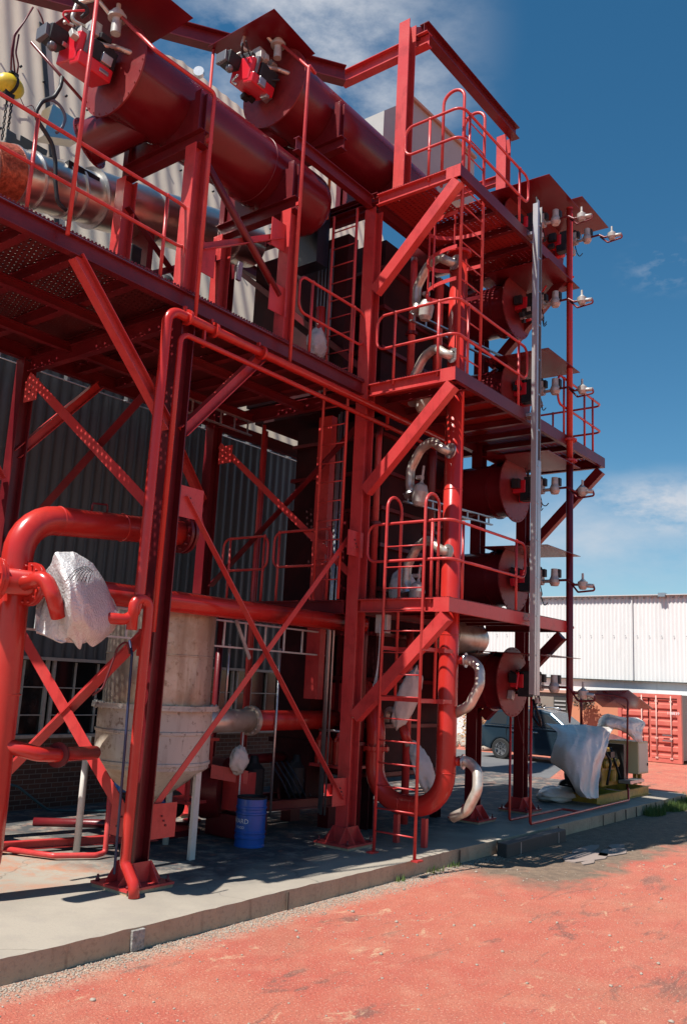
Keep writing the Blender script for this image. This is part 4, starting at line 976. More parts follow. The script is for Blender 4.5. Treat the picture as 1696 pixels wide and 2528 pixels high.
for i, (x, y, z0, z1, rr) in enumerate(((4.05, .10, 3.4, 6.2, .05), (4.15, .30, .0, 3.2, .07), (4.62, -.05, 6.7, 9.3, .06), (3.95, .22, 6.6, 9.4, .035), (5.2, .15, .1, 3.1, .06), (5.6, .1, 3.5, 6.3, .08), (5.7, .12, 6.7, 9.4, .08))):
    t = thing('process_pipe', ('thin red upright pipe just above the lowest platform, behind the middle column', 'dark red upright pipe standing on the slab just right of the middle column', 'red upright pipe behind the caged ladder', 'thin dark upright pipe right beside the middle column, at the top', 'red upright pipe standing on the slab behind the U bend', 'thick dark upright pipe between the lowest and middle platforms', 'thick red upright pipe between the middle and topmost platforms')[i], 'pipe', (x, y, z0), 'process pipes inside the tower')
    MB().tube([(x, y, z0), (x, y, z1-.3), (x+.3, y+.2, z1-.05)], rr, 12, fillet=.12).obj('pipe', RED2 if i % 2 else RED, t); zf = z0+(z1-z0)*.4; b = MB(); b.lathe((x, y, zf), (0, 0, 1), [(0, rr), (0, rr*1.7), (.05, rr*1.7), (.05, rr)], 16); b.obj('flange', RED2, t)
MB().mm((4.66, .9, 1.55), (4.70, 1.5, 2.15)).obj('inspection_door', RED, core)
for x in (4.85, 6.85):
    for y in (.6, 2.05): MB().hbeam((x, y, .0), (x, y, .78), .14, .14, up=(1, 0, 0)).obj('leg', CASING, core)
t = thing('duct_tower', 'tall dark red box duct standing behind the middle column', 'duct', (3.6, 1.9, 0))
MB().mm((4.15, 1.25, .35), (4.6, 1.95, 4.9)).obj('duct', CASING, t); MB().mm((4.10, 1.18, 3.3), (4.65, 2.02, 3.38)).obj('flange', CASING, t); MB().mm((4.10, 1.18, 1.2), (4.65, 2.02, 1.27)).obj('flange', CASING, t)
t = thing('red_riser_duct', 'narrow bright red flat duct rising through the low inner walkway', 'duct', (3.9, .9, 0)); MB().mm((3.82, .86, 1.9), (3.95, 1.12, 6.3)).obj('duct', RED, t); MB().mm((3.80, .84, 4.3), (3.97, 1.14, 4.36)).obj('flange', RED, t)
for i, (x, y, rr) in enumerate(((3.75, .62, .022), (3.75, .55, .014), (3.85, .72, .03), (4.0, 2.45, .05), (3.7, 2.2, .035))):
    t = thing('riser_conduit', ('thin grey conduit beside the bright red flat duct', 'thinnest grey conduit beside the bright red flat duct', 'thicker grey conduit beside the bright red flat duct', 'dark red riser pipe behind the low inner walkway, the thicker one', 'dark red riser pipe behind the low inner walkway, the slimmer one')[i], 'pipe', (x, y, 0)); MB().tube([(x, y, .3), (x, y, 6.3)], rr, 10).obj('pipe', GALV if i < 3 else RED, t)
# silver rounded silencer seen between burners
t = thing('silver_silencer', 'bare metal rounded casing seen behind the lowest stacked burner', 'casing', (6.6, .3, 3))
MB().lathe((6.2, .1, 3.02), (1, 0, 0), [(0, 0), (0, .28), (1.0, .28), (1.12, .22), (1.16, 0)], 28).obj('casing', STEELP, t)
# ================================================================ U-bend pipe and grey looped pipes
PX = 4.30
up_ = thing('bent_pipe', 'large glossy red pipe with a U bend at the bottom, rising through the tower platforms', 'pipe', (PX, -.5, 0))
MB().tube([(PX, -1.09, 8.75), (PX, -1.09, .52), (PX, .10, .52), (PX, .10, 1.62), (PX+.3, .55, 2.1), (PX+.5, .9, 2.2)], .138, 24, fillet=.50).obj('pipe', REDP, up_)
b = MB()
for z, y in ((1.22, .10),): b.lathe((PX, y, z), (0, 0, 1), [(0, .138), (0, .20), (.06, .20), (.06, .138)], 24); b.bolts((PX, y, z+.03), (0, 0, 1), .172, 10, .012, .05); b.cut()
b.lathe((PX, -1.09, 8.72), (0, 0, 1), [(0, .138), (0, .19), (.04, .19), (.04, 0)], 24)
b.obj('flange', REDP, up_)
for p_, ax_ in (((PX, -1.09, 1.02), (0, 0, 1)), ((PX, -.59, .52), (0, 1, 0)), ((PX, -.40, .52), (0, 1, 0)), ((PX, -1.09, 2.9), (0, 0, 1)), ((PX, -1.09, 5.0), (0, 0, 1))):
    b = MB(); b.lathe(p_, ax_, [(-.008, .137), (-.004, .1425), (.004, .1425), (.008, .137)], 24); b.obj('weld_bead', REDP, up_)
for y in (-.78, -.32):
    MB().box((PX, y, .19), (.07, .07, .38)).obj('support_leg', RED, up_)
def s_pipe(z, label, side=-1):
    t = thing('looped_pipe', label, 'pipe', (PX, -1.09, z), 'grey looped pipes joined to the tall red pipe')
    if side < 0:
        pts = [(PX-.10, -1.12, z), (PX-.20, -1.0, z+.04), (PX-.10, -.78, z+.22), (PX-.02, -.52, z+.14), (PX, -.34, z-.14), (PX, -.33, z-.42), (PX-.04, -.40, z-.54)]
        MB().tube(pts, .070, 14, fillet=.22).obj('pipe', STEELP, t)
        b = MB(); b.lathe((PX-.16, -1.13, z), (-1, .3, 0), [(0, 0), (0, .115), (.02, .115), (.02, .06)], 20); b.cut(); b.lathe((PX-.03, -.38, z-.56), (.2, .35, .9), [(-.02, .03), (-.02, .105), (.02, .105), (.02, .05)], 20); b.obj('flange', GALV, t)
        b = MB(); b.lathe((PX+.0, -.50, z-.74), (.0, -.12, 1), [(0, 0), (0, .07), (.06, .105), (.22, .12), (.32, .09), (.36, .03), (.40, .018), (.62, .018), (.62, 0)], 18); b.box((PX, -.51, z-.30), (.09, .09, .05)); b.obj('valve', VALVE, t)
    else:
        pts = [(PX+.13, -1.20, z), (PX+.18, -1.34, z+.01), (PX+.12, -1.52, z-.10), (PX+.05, -1.56, z-.34), (PX+.03, -1.42, z-.62), (PX+.06, -1.18, z-.74)]
        MB().tube(pts, .070, 14, fillet=.20).obj('pipe', STEELP, t)
        b = MB(); b.lathe((PX+.14, -1.27, z), (.2, -1, 0), [(0, 0), (0, .105), (.02, .105), (.02, .06)], 20); b.obj('flange', GALV, t)
        MB().tube([(PX+.02, -1.10, z), (PX+.13, -1.26, z)], .06, 12).obj('branch', REDP, t)
    return t
s_pipe(8.52, 'grey looped pipe with valve under the topmost tower platform')
s_pipe(7.02, 'grey looped pipe just above the middle tower platform floor')
s_pipe(5.55, 'grey looped pipe with a round flange below the middle tower platform')
s_pipe(4.06, 'grey looped pipe behind the handrail of the lowest tower platform')
s_pipe(2.56, 'grey looped pipe to the right of the tall red pipe, below the lowest platform', 1)
s_pipe(1.18, 'bottommost grey looped pipe, to the right of the U bend', 1)
def blob(name, c, size, label, m, cat, seed, squash=(1, 1, 1), axis=None):
    """irregular lagging or bag: a closed lumpy surface"""
    r = random.Random(seed); b = MB(); n, k_ = 22, 28; ph = [r.uniform(0, 6.28) for _ in range(6)]
    ax = Vector(axis or (0, 0, 1)).normalized(); q = Vector((0, 0, 1)).rotation_difference(ax); vs = []
    for i in range(n+1):
        v = math.pi*i/n
        for j in range(k_):
            u = 2*math.pi*j/k_
            q0 = Vector((math.sin(v)*math.cos(u), math.sin(v)*math.sin(u), math.cos(v)))
            d = 1+.08*math.sin(3*u+ph[0]+2*v)+.05*math.sin(5*u+ph[1]-3*v)+.22*(1-abs(mnoise.noise(q0*2.6+Vector((seed, 0, 0))))*2.4)*.6+.06*mnoise.noise(q0*7)
            p = Vector((math.sin(v)*math.cos(u)*squash[0], math.sin(v)*math.sin(u)*squash[1], math.cos(v)*squash[2]))*d*size
            vs.append(Vector(c)+q @ p)
    fs = [(i*k_+j, (i+1)*k_+j, (i+1)*k_+(j+1) % k_, i*k_+(j+1) % k_) for i in range(n) for j in range(k_)]
    b.add(vs, fs, True); o = b.obj(name, m); tag(o, label, cat); return o
blob('lagged_valve', (4.75, .05, 3.62), .30, 'white lagged valve seen through the rails of the lowest platform', WHITEC, 'valve', 3, (.7, .62, 1.0))
blob('lagged_elbow', (4.55, -.26, 1.98), .40, 'white lagged elbow pipe hanging behind the ladder, upper of two', WHITEC, 'pipe', 5, (.4, .36, 1.1), (0, -.35, 1)) 
blob('lagged_elbow', (4.6, -.52, 1.02), .28, 'white lagged sleeve inside the U bend, behind the ladder', WHITEC, 'pipe', 8, (.5, .45, 1.15), (0, .45, 1))
t = thing('angled_pipe', 'small bare metal elbow with red sleeve inside the U bend', 'pipe', (4.5, -.1, 1.6)); MB().tube([(4.62, .15, 1.62), (4.60, .12, 1.82), (4.58, -.06, 1.78), (4.6, -.28, 1.3)], .05, 12, fillet=.12).obj('pipe', STEELP, t); MB().tube([(4.59, -.16, 1.58), (4.6, -.26, 1.35)], .065, 12).obj('sleeve', REDP, t)
# control box with loose cables
t = thing('junction_box', 'small pale junction box with loose white cables under the lowest platform', 'junction box', (3.6, -.35, 3.0)); MB().box((3.62, -.42, 3.00), (.10, .20, .26)).obj('box', VALVE, t, bevel=.01)
b = MB()
for i, (dy, dz) in enumerate(((.2, -1.2), (.05, -1.05), (-.2, -1.1))):
    pts = []
    for k_ in range(15):
        s_ = k_/14; pts.append(Vector((3.55-.12*s_, -.42-.22*math.sin(s_*3.0)+s_*.55, 3.0-1.25*math.sin(s_*1.9)*1.0+(i*.1-.1)*math.sin(s_*3.1))))
    b.tube(pts, .006, 5)
b.obj('cable', WIREW, t)
# ================================================================ vertical pipes and trays at the right corner
t = thing('tall_gas_pipe', 'tall thin red pipe with a pointed lower end, hung outside the tower', 'pipe', (7.25, -1.63, 1.7))
MB().tube([(7.25, -1.63, 10.80), (7.25, -1.63, 6.0)], .055, 16).obj('pipe', REDP, t)
MB().tube([(7.25, -1.63, 6.0), (7.25, -1.63, 2.1), (7.25, -1.63, 1.70)], .052, 16, rads=[.058, .058, .012]).obj('lower_pipe', RED2, t)
b = MB()
for z in (6.05, 6.42): b.lathe((7.25, -1.63, z), (0, 0, 1), [(0, .055), (0, .125), (.035, .125), (.035, .055)], 20); b.bolts((7.25, -1.63, z+.02), (0, 0, 1), .10, 8, .01, .035); b.cut()
b.lathe((7.25, -1.63, 10.78), (0, 0, 1), [(0, .06), (.03, .06), (.05, 0)], 16); b.obj('flange', REDP, t)
b = MB(); b.tube([(7.17, -1.56, 3.24), (7.33, -1.66, 3.24)], .025, 8); b.cut(); b.tube([(7.25, -1.58, 9.5), (7.36, -1.66, 9.5)], .02, 8); b.obj('bracket', RED, t)
t = thing('vertical_cable_tray', 'tall pale metal cable tray standing upright on the outside of the tower', 'cable tray', (5.69, -1.66, 2.1))
b = MB(); TX, TY = 5.69, -1.70
b.mm((TX-.085, TY-.002, 2.13), (TX+.085, TY+.006, 10.05)); b.mm((TX-.088, TY-.075, 2.13), (TX-.080, TY+.004, 10.05)); b.mm((TX+.080, TY-.075, 2.13), (TX+.088, TY+.004, 10.05)); b.obj('channel', TRAYW, t)
MB().mm((TX-.012, TY-.082, 2.12), (TX+.094, TY-.077, 5.7)).obj('cover', TRAYW, t)
MB().mm((TX-.09, TY-.084, 2.12), (TX-.03, TY-.076, 10.1)).obj('cover', TRAYW, t)
b = MB()
for dx, rr in ((.02, .014), (.05, .010)): b.tube([(TX+dx, TY-.03, 5.6), (TX+dx+.01, TY-.035, 7.6), (TX+dx, TY-.03, 10.0), (TX+dx+.05, TY+.02, 10.25), (TX+.25, TY+.1, 10.1)], rr, 6)
b.obj('cable', BLACK, t)
b = MB()
for i in range(13): b.box((TX-.02, TY-.086, 2.7+i*.58), (.05, .02, .025))
b.obj('clip', GALV, t)
b = MB()
for z in (3.24, 6.43, 9.53): b.box((TX, -1.65, z), (.2, .09, .05)); b.cut()
b.obj('bracket', GALV, t)
# horizontal cable ladders round the burners
def tray(name_label, p0, p1, w, rung_axis, m=GALV, sp=.3):
    t = thing('cable_ladder', name_label, 'cable ladder', p0, 'galvanised cable ladders')
    d = Vector(p1)-Vector(p0); n = max(2, int(d.length/sp)); wv = Vector(rung_axis)*w
    for s_ in (-.5, .5): MB().slab(Vector(p0)+wv*s_, Vector(p1)+wv*s_, Vector(rung_axis).cross(d).normalized()*.05 if True else 0, Vector(rung_axis)*.022).obj('side_rail', m, t)
    b = MB()
    for i in range(n+1):
        p = Vector(p0)+d*((i+.3)/(n+.6)); b.slab(p-wv*.5, p+wv*.5, d.normalized()*.03, Vector(rung_axis).cross(d).normalized()*.015); b.cut()
    b.obj('rung', m, t); return t
tray('galvanised cable ladder running behind the hopper at head height to the tower', (-1.9, .92, 2.74), (4.0, .92, 2.72), .34, (0, 0, 1), m=ZINC, sp=.42)
tray('cable ladder round the tower at the level of the third burner', (4.2, -.30, 4.94), (6.4, -.62, 4.94), .12, (0, 0, 1))
tray('cable ladder on the tower above the middle platform', (4.2, -.30, 7.86), (6.6, -.66, 7.86), .14, (0, 0, 1))
tray('cable ladder lying along the raised walkway below the nearer burner', (-2.6, .95, 7.08), (3.3, .95, 7.08), .22, (0, 1, 0), sp=.6)
tray('cable ladder just under the raised walkway by the middle column', (1.7, 2.2, 6.15), (3.4, 2.2, 6.15), .22, (0, 0, 1))
t = thing('bent_cable_strut', 'slanting galvanised strut hooked on the long cable ladder', 'strut', (1.95, .88, 2.9)); MB().flat((2.00, .86, 2.92), (2.32, .86, 2.42), .05, .02, (0, 1, 0)).obj('strut', GALV, t)
for x in (2.02, 3.05): 
    t = thing('cable_drop', 'thin galvanised upright below the long cable ladder, %s of two' % ('left' if x < 2.5 else 'right'), 'conduit', (x, .95, 0)); MB().tube([(x, .96, 2.6), (x, .96, 1.75 if x < 2.5 else .3)], .018, 8).obj('conduit', GALV, t)
# ================================================================ header pipes in front of the walkway
t = thing('gas_header_pipe', 'red gas header pipe running along under the walkway edge and down the nearest column', 'pipe', (-.4, -.16, 2.7))
MB().tube([(5.6, -.16, 6.20), (-.47, -.16, 6.20), (-.50, -.17, 2.98), (-.56, -.17, 2.70), (-.95, -.10, 2.70)], .058, 16, fillet=.16).obj('pipe', REDP, t)
b = MB()
for x in (-.20, .22, 1.05): b.lathe((x, -.16, 6.20), (1, 0, 0), [(0, .058), (0, .095), (.035, .095), (.035, .058)], 16); b.box((x+.02, -.10, 6.27), (.03, .05, .16)); b.cut()
b.obj('clamp', REDP, t)
t = thing('drain_pipe', 'red drain pipe looping over and down the nearest column to the slab', 'pipe', (-.3, -.2, 0))
MB().tube([(-.58, -.19, 2.60), (-.58, -.19, 2.93), (-.39, -.20, 2.93), (-.39, -.20, .30), (-.39, -.36, .12), (-.39, -.38, .0)], .056, 16, fillet=.095).obj('pipe', REDP, t)
t = thing('thin_gas_pipe', 'thin red pipe running just below the gas header and down behind it', 'pipe', (-.25, -.1, 2.7))
MB().tube([(5.4, -.20, 5.97), (-.29, -.20, 5.97), (-.27, -.16, 2.6)], .033, 12, fillet=.12).obj('pipe', REDP, t)
b = MB()
for x in (.1, 3.9): b.box((x, -.15, 6.08), (.03, .04, .28)); b.cut()
b.obj('clamp', REDP, t)
# left big pipes
t = thing('large_elbow_pipe', 'large red pipe with an elbow at the left edge, passing behind the nearest column', 'pipe', (-1.55, .5, 0))
MB().tube([(.72, .5, 3.86), (-1.55, .5, 3.66), (-1.50, .5, .9), (-1.50, .5, .45)], .155, 28, fillet=.42).obj('pipe', REDP, t)
b = MB(); b.lathe((.55, .5, 3.845), (1, 0, .06), [(0, .155), (0, .24), (.04, .24), (.04, .16), (.07, .16), (.07, .24), (.11, .24), (.11, .0)], 28); b.bolts((.6, .5, 3.85), (1, 0, 0), .205, 12, .012, .09); b.obj('flange', RED2, t)
b = MB(); b.tube([(-.72, .5, 3.87), (-.72, .5, 3.97), (-.52, .5, 3.99), (-.52, .5, 3.88)], .012, 6, fillet=.02); b.obj('lifting_eye', RED2, t)
for p_, ax_ in (((-1.12, .5, 3.70), (1, 0, .09)), ((-1.515, .5, 3.20), (0, 0, 1)), ((-1.505, .5, 1.9), (0, 0, 1)), ((-.3, .5, 3.77), (1, 0, .09))):
    b = MB(); b.lathe(p_, ax_, [(-.008, .154), (-.004, .160), (.004, .160), (.008, .154)], 28); b.obj('weld_bead', REDP, t)
b = MB(); b.lathe((-1.50, .5, .45), (0, 0, -1), [(0, .155), (.12, .15), (.45, .06)], 24); b.obj('reducer', REDP, t)
bp_ = [P(10, 1838, 'y', .42), P(95, 1862, 'y', .30), P(142, 1864, 'y', .34), P(236, 1858, 'y', .55)]
b = MB(); b.tube(bp_, .072, 16, fillet=.15); b.obj('branch_pipe', REDP, t)
b = MB(); b.lathe(bp_[2], (.9, .4, -.02), [(0, 0), (0, .125), (.03, .125), (.03, 0)], 22); b.obj('branch_flange', RED2, t)
t = thing('lower_header_pipe', 'long red header pipe crossing behind the braces at head height', 'pipe', (-1, .3, 3.0))
MB().tube([(-2.6, .3, 2.98), (4.1, .3, 3.02)], .125, 24).obj('pipe', REDP, t)
b = MB()
for x in (-1.93, -1.52):
    b.lathe((x, .3, 2.98), (1, 0, 0), [(0, .125), (0, .215), (.035, .215), (.035, .22), (.04, .22), (.04, .215), (.075, .215), (.075, .125)], 32); b.bolts((x+.035, .3, 2.98), (1, 0, 0), .185, 12, .014, .06); b.cut()
b.obj('flange', REDP, t)
MB().tube([P(62, 1440, 'y', .15), P(112, 1424, 'y', -.12), P(132, 1470, 'y', -.20), P(146, 1522, 'y', -.16)], .075, 16, fillet=.12).obj('small_elbow', REDP, t)
# hanging cable at the left and by the nearest column
t = thing('control_cable', 'dark blue hose clipped up the left side of the nearest column', 'hose', (-.42, -.1, 0)); MB().tube([(-.05, .45, 2.42), (-.40, .05, 2.50), (-.47, -.10, 2.36), (-.48, -.14, 1.4), (-.48, -.16, .2)], .014, 6, fillet=.06).obj('hose', mat('navy_hose', (.02, .03, .08), .4), t)
t = thing('hanging_cable', 'dark red cable looping from the plastic wrapped valve to the brace', 'cable', (-.6, -.05, 2.3)); MB().tube([(-.46, -.05, 2.36), (-.52, -.06, 2.50), (-.62, -.05, 2.42), (-.72, 0, 2.0), (-.80, .05, 1.92)], .011, 6, fillet=.08).obj('cable', WIREB, t)
# ================================================================ hopper
hop = thing('hopper', 'large stained cream cyclone hopper with a cone bottom behind the nearest column', 'hopper', (1.0, 1.15, 0))
HX, HY = 1.0, 1.15
MB().lathe((HX, HY, 0), (0, 0, 1), [(2.92, 0), (2.92, .66), (1.80, .66)], 48).obj('upper_shell', TANM, hop)
MB().lathe((HX, HY, 0), (0, 0, 1), [(1.74, .70), (1.50, .70), (1.49, .715), (1.46, .715), (1.45, .70), (1.14, .70), (1.13, .715), (1.10, .715), (1.09, .70), (1.05, .70), (.62, .11), (.48, .11), (.48, 0)], 48).obj('lower_shell', CREAMV, hop)
b = MB(); b.lathe((HX, HY, 0), (0, 0, 1), [(2.38, .66), (2.385, .668), (2.40, .668), (2.405, .66)], 48); b.obj('weld_seam', TANM, hop)
b = MB(); b.lathe((HX, HY, 0), (0, 0, 1), [(1.74, .66), (1.74, .78), (1.77, .78), (1.77, .775), (1.80, .775), (1.80, .66)], 48); b.bolts((HX, HY, 1.77), (0, 0, 1), .745, 24, .012, .045); b.obj('flange', CREAMV, hop)
for i, (x, y) in enumerate(((.50, 1.78), (1.27, .60), (1.66, 1.5))):
    (MB().tube([(x, y, 0), (x, y, 1.36)], .042, 12) if i != 1 else MB().box((x, y, .66), (.085, .05, 1.32))).obj('leg', WHITEP, hop)
MB().box((1.20, .68, 1.22), (.20, .10, .18)).obj('leg_bracket', WHITEP, hop)
t = thing('outlet_duct', 'horizontal duct from the hopper, first bare metal and then dark red', 'duct', (1.7, 1.15, 1.56))
MB().tube([(1.62, 1.15, 1.58), (2.72, 1.15, 1.58)], .155, 26).obj('steel_section', STEELP, t)
b = MB(); b.lathe((2.70, 1.15, 1.58), (1, 0, 0), [(0, .15), (0, .205), (.06, .205), (.06, .15)], 26); b.bolts((2.72, 1.15, 1.58), (1, 0, 0), .182, 14, .012, .04); b.obj('flange', STEELP, t)
MB().tube([(2.75, 1.15, 1.58), (4.72, 1.15, 1.58)], .145, 24).obj('red_section', REDP, t)
# ================================================================ drum with lettering
drum = thing('oil_drum', 'blue steel drum with white lettering standing on the slab', 'drum', (2.47, .78, 0))
DXc, DYc, DR = 2.47, .78, .20
MB().lathe((DXc, DYc, 0), (0, 0, 1), [(.0, .19), (.0, DR), (.02, DR), (.03, DR-.004), (.10, DR-.004), (.11, DR+.005), (.13, DR+.005), (.14, DR-.004), (.165, DR-.004), (.175, DR+.005), (.195, DR+.005), (.205, DR-.004), (.40, DR-.004), (.41, DR+.005), (.43, DR+.005), (.44, DR-.004), (.47, DR-.004), (.48, DR+.005), (.50, DR+.005), (.51, DR-.004), (.60, DR-.004)], 48).obj('shell', BLUE, drum)
MB().lathe((DXc, DYc, 0), (0, 0, 1), [(.595, DR-.01), (.61, DR+.004), (.625, DR+.002), (.625, DR-.012), (.60, DR-.014), (.60, 0)], 48).obj('lid_rim', DARKM, drum)
def text_mesh(body, size, ext=.0):
    cu = bpy.data.curves.new('lettering', 'FONT'); cu.body = body; cu.size = size; cu.resolution_u = 2
    o = bpy.data.objects.new('tmp', cu); COL.objects.link(o); bpy.context.view_layer.update()
    me = bpy.data.meshes.new_from_object(o); bpy.data.objects.remove(o)
    bm = bmesh.new(); bm.from_mesh(me); bmesh.ops.subdivide_edges(bm, edges=[e for e in bm.edges if e.calc_length() > .02], cuts=3); bm.to_mesh(me); bm.free(); return me
def wrap_text(body, size, z, ang, name, parent, ox=0):
    me = text_mesh(body, size)
    for v in me.vertices:
        a = ang+(v.co.x+ox)/DR; rr = DR+.0025; v.co = Vector((DXc+rr*math.cos(a), DYc+rr*math.sin(a), z+v.co.y))
    me.materials.append(WHITE); o = bpy.data.objects.new(name, me); COL.objects.link(o); attach(o, parent)
ang0 = math.atan2(-8.2, -8.9)          # side that faces the yard
wrap_text('WARD', .085, .30, ang0-1.42, 'lettering', drum)
wrap_text('FOOD', .045, .235, ang0-1.05, 'lettering', drum)
# ================================================================ machinery between the columns
t = thing('fan_housing', 'dark red fan housing with an open chute beside the blue drum', 'fan', (3.0, 1.6, 0))
MB().lathe((2.75, 1.55, .62), (-.5, 1, 0), [(-.0, 0), (0, .42), (.30, .42), (.30, 0)], 30).obj('scroll', RED2, t)
MB().mm((2.55, 1.1, .02), (3.15, 1.7, .32)).obj('base', RED2, t)
b = MB(); b.poly([(2.30, 1.42, .98), (2.72, 1.12, .90), (2.72, 1.12, .72), (2.30, 1.42, .80)], .02, (.5, .8, 0)); b.box((2.75, 1.3, .62), (.34, .3, .5)); b.obj('chute', RED, t)
t = thing('blue_pump', 'blue pump with motor on the slab under the hopper', 'pump', (2.0, 2.0, 0))
MB().lathe((1.75, 2.05, .36), (-.5, -.85, 0), [(0, 0), (0, .24), (.12, .26), (.22, .20), (.26, .11), (.36, .11), (.36, 0)], 26).obj('pump_casing', BLUEP, t)
MB().lathe((1.78, 2.1, .36), (1, .15, 0), [(0, .12), (.10, .19), (.62, .19), (.66, 0)], 24).obj('motor', DARKM, t)
MB().mm((1.4, 1.75, 0), (2.5, 2.3, .08)).obj('base_frame', RED2, t)
b = MB(); b.tube([(1.62, 1.85, .36), (1.62, 1.85, .72), (1.1, 1.9, .72)], .09, 14, fillet=.12); b.obj('suction_pipe', BLUEP, t)
t = thing('machine_skid', 'low dark red machine skid behind the drum', 'skid', (3.9, 1.3, 0))
MB().hbeam((2.95, 1.35, .37), (4.62, 1.05, .37), .14, .12).obj('beam', RED2, t); MB().hbeam((3.1, 2.0, .37), (4.62, 1.8, .37), .14, .12).obj('beam', RED2, t)
for x, y in ((3.1, 1.33), (4.5, 1.08), (3.2, 1.98), (4.5, 1.82)): MB().box((x, y, .15), (.22, .2, .30)).obj('foot', RED2, t)
for x, y in ((3.35, 1.6), (4.15, 1.45)): 
    MB().lathe((x, y, .44), (0, 0, 1), [(0, .1), (.05, .16), (.42, .16), (.5, .08), (.6, .05), (.6, 0)], 18).obj('cylinder_pot', DARKM, t)
b = MB()
for i in range(5): b.tube([(3.6+.12*i, 1.5, .95), (3.65+.12*i, 1.3, .7), (3.8+.12*i, 1.25, .44)], .012, 6, fillet=.1)
b.obj('hose', mat('dark_blue_hose', (.02, .035, .06), .4), t)
t = thing('accumulator_bank', 'row of small glossy red cylinders on a shelf beside the middle column', 'cylinders', (4.3, .9, .9))
MB().mm((4.02, .4, .92), (4.6, 1.1, .96)).obj('shelf', RED, t)
for y in (.5, .68, .86, 1.02): MB().lathe((4.15, y, .96), (0, 0, 1), [(0, .07), (.34, .07), (.40, .03), (.46, .02), (.46, 0)], 16).obj('cylinder', REDP, t)
MB().tube([(4.1, .55, 1.45), (4.1, 1.0, 1.45)], .02, 8).obj('manifold', GALV, t)
t = thing('horizontal_drum_pipe', 'short thick dull red pipe lying level behind the braces', 'pipe', (3.4, 1.7, .8)); MB().tube([(3.05, 1.7, .98), (4.12, 1.7, .98)], .075, 16).obj('pipe', RED2, t)
blob('plastic_bag', (2.55, 1.15, 1.05), .14, 'small grey plastic bag hanging on a stick behind the drum', SHEETW, 'bag', 21, (1, .7, 1.2))
t = thing('bag_stick', 'thin pale stick above the grey plastic bag', 'stick', (2.55, 1.15, 0)); MB().tube([(2.60, 1.15, .0), (2.60, 1.15, 1.52)], .012, 6).obj('stick', WHITEP, t)
for i, (x, y, h, rr, la) in enumerate(((3.15, 2.6, 3.2, .07, 'slim dark red upright pipe behind the braces, left of two'), (3.75, 2.9, 3.2, .06, 'slim dark red upright pipe behind the braces, right of two'))):
    t = thing('upright_pipe', la, 'pipe', (x, y, 0)); MB().tube([(x, y, 0), (x, y, h)], rr, 12).obj('pipe', RED2, t); MB().lathe((x, y, .0), (0, 0, 1), [(0, 0), (0, rr*2), (.03, rr*2), (.03, rr)], 14).obj('foot', RED2, t)
t = thing('low_cabinet', 'low red topped cabinet behind the right leg of the hopper', 'cabinet', (2.1, 1.2, 0)); MB().mm((1.95, 1.5, 1.28), (2.5, 2.1, 1.32)).obj('top', RED, t); MB().mm((2.02, 1.56, .5), (2.07, 1.6, 1.28)).obj('leg', RED, t); MB().mm((2.4, 1.56, .5), (2.45, 1.6, 1.28)).obj('leg', RED, t); MB().mm((1.98, 1.5, .46), (2.5, 2.1, .50)).obj('shelf', RED, t)
# pipes on the slab at the left
t = thing('floor_pipe', 'red channel and pipe lying across the slab at the left', 'pipe', (0, 2, 0))
MB().hbeam((-2.2, 2.75, .09), (1.6, 1.6, .09), .10, .09).obj('floor_beam', RED, t)
MB().tube([(-.25, 2.25, .06), (.02, 1.55, .05), (.40, 1.28, .05), (.55, 1.30, .06), (.55, 1.32, 1.05)], .032, 10, fillet=.05).obj('pipe', RED, t)
MB().tube([(1.1, 3.6, .05), (2.6, 2.1, .05)], .06, 10).obj('drain_pipe', RED2, t)
t = thing('blue_hose', 'thin blue green hose lying by the brick wall at the left', 'hose', (.8, 4.2, 0)); MB().tube([(.2, 4.6, .02), (1.2, 4.4, .5), (1.8, 4.3, .06), (2.6, 3.9, .03), (3.2, 4.2, .03)], .02, 6, fillet=.3).obj('hose', mat('teal_hose', (.02, .07, .09), .4), t)
# ================================================================ silver duct up on the walkway
sd_ = thing('silver_duct', 'large polished metal duct lying behind the nearer burner', 'duct', (-.5, 2.2, 8.3))
a, e = Vector((-1.62, 2.3, 8.22)), Vector((3.4, 2.6, 9.55))
dd = (e-a).normalized(); ln_ = (e-a).length
MB().lathe(a+dd*.45, dd, [(0, .36), (1.3, .36), (1.3, .40), (ln_-.45, .40)], 48).obj('cladding', SILV, sd_)
b = MB()
for q in (.0, .28, .75, .95, 1.28, 2.4, 3.2, 4.1): b.lathe(a+dd*(.45+q), dd, [(0, .36), (0, .385 if q < 1.2 else .425), (.03, .385 if q < 1.2 else .425), (.03, .36)], 48); b.cut()
b.obj('band', GALV, sd_)
MB().lathe(a+dd*.12, dd, [(0, 0), (0, .34), (.34, .38)], 32).obj('torn_insulation', COPPER, sd_)
MB().lathe(a-dd*.25, dd, [(0, .20), (.02, .30), (.30, .32), (.38, .30)], 32).obj('end_flange', GALV, sd_)
MB().poly([(-.80, 2.45, 9.12), (-.25, 2.45, 9.35), (-.25, 2.45, 9.62), (-.72, 2.45, 9.64)], .25, (0, 1, 0)).obj('hood', SILV, sd_)
MB().mm((.9, 2.1, 6.62), (1.0, 2.6, 8.5)).obj('duct_leg', RED2, sd_); MB().box((-.30, 2.2, 8.75), (.5, .3, .10)).obj('junction_strip', DARKM, sd_)
t = thing('valve_actuator', 'dark machinery with red casting standing on the walkway under the silver duct', 'actuator', (.9, 1.9, DK)); 
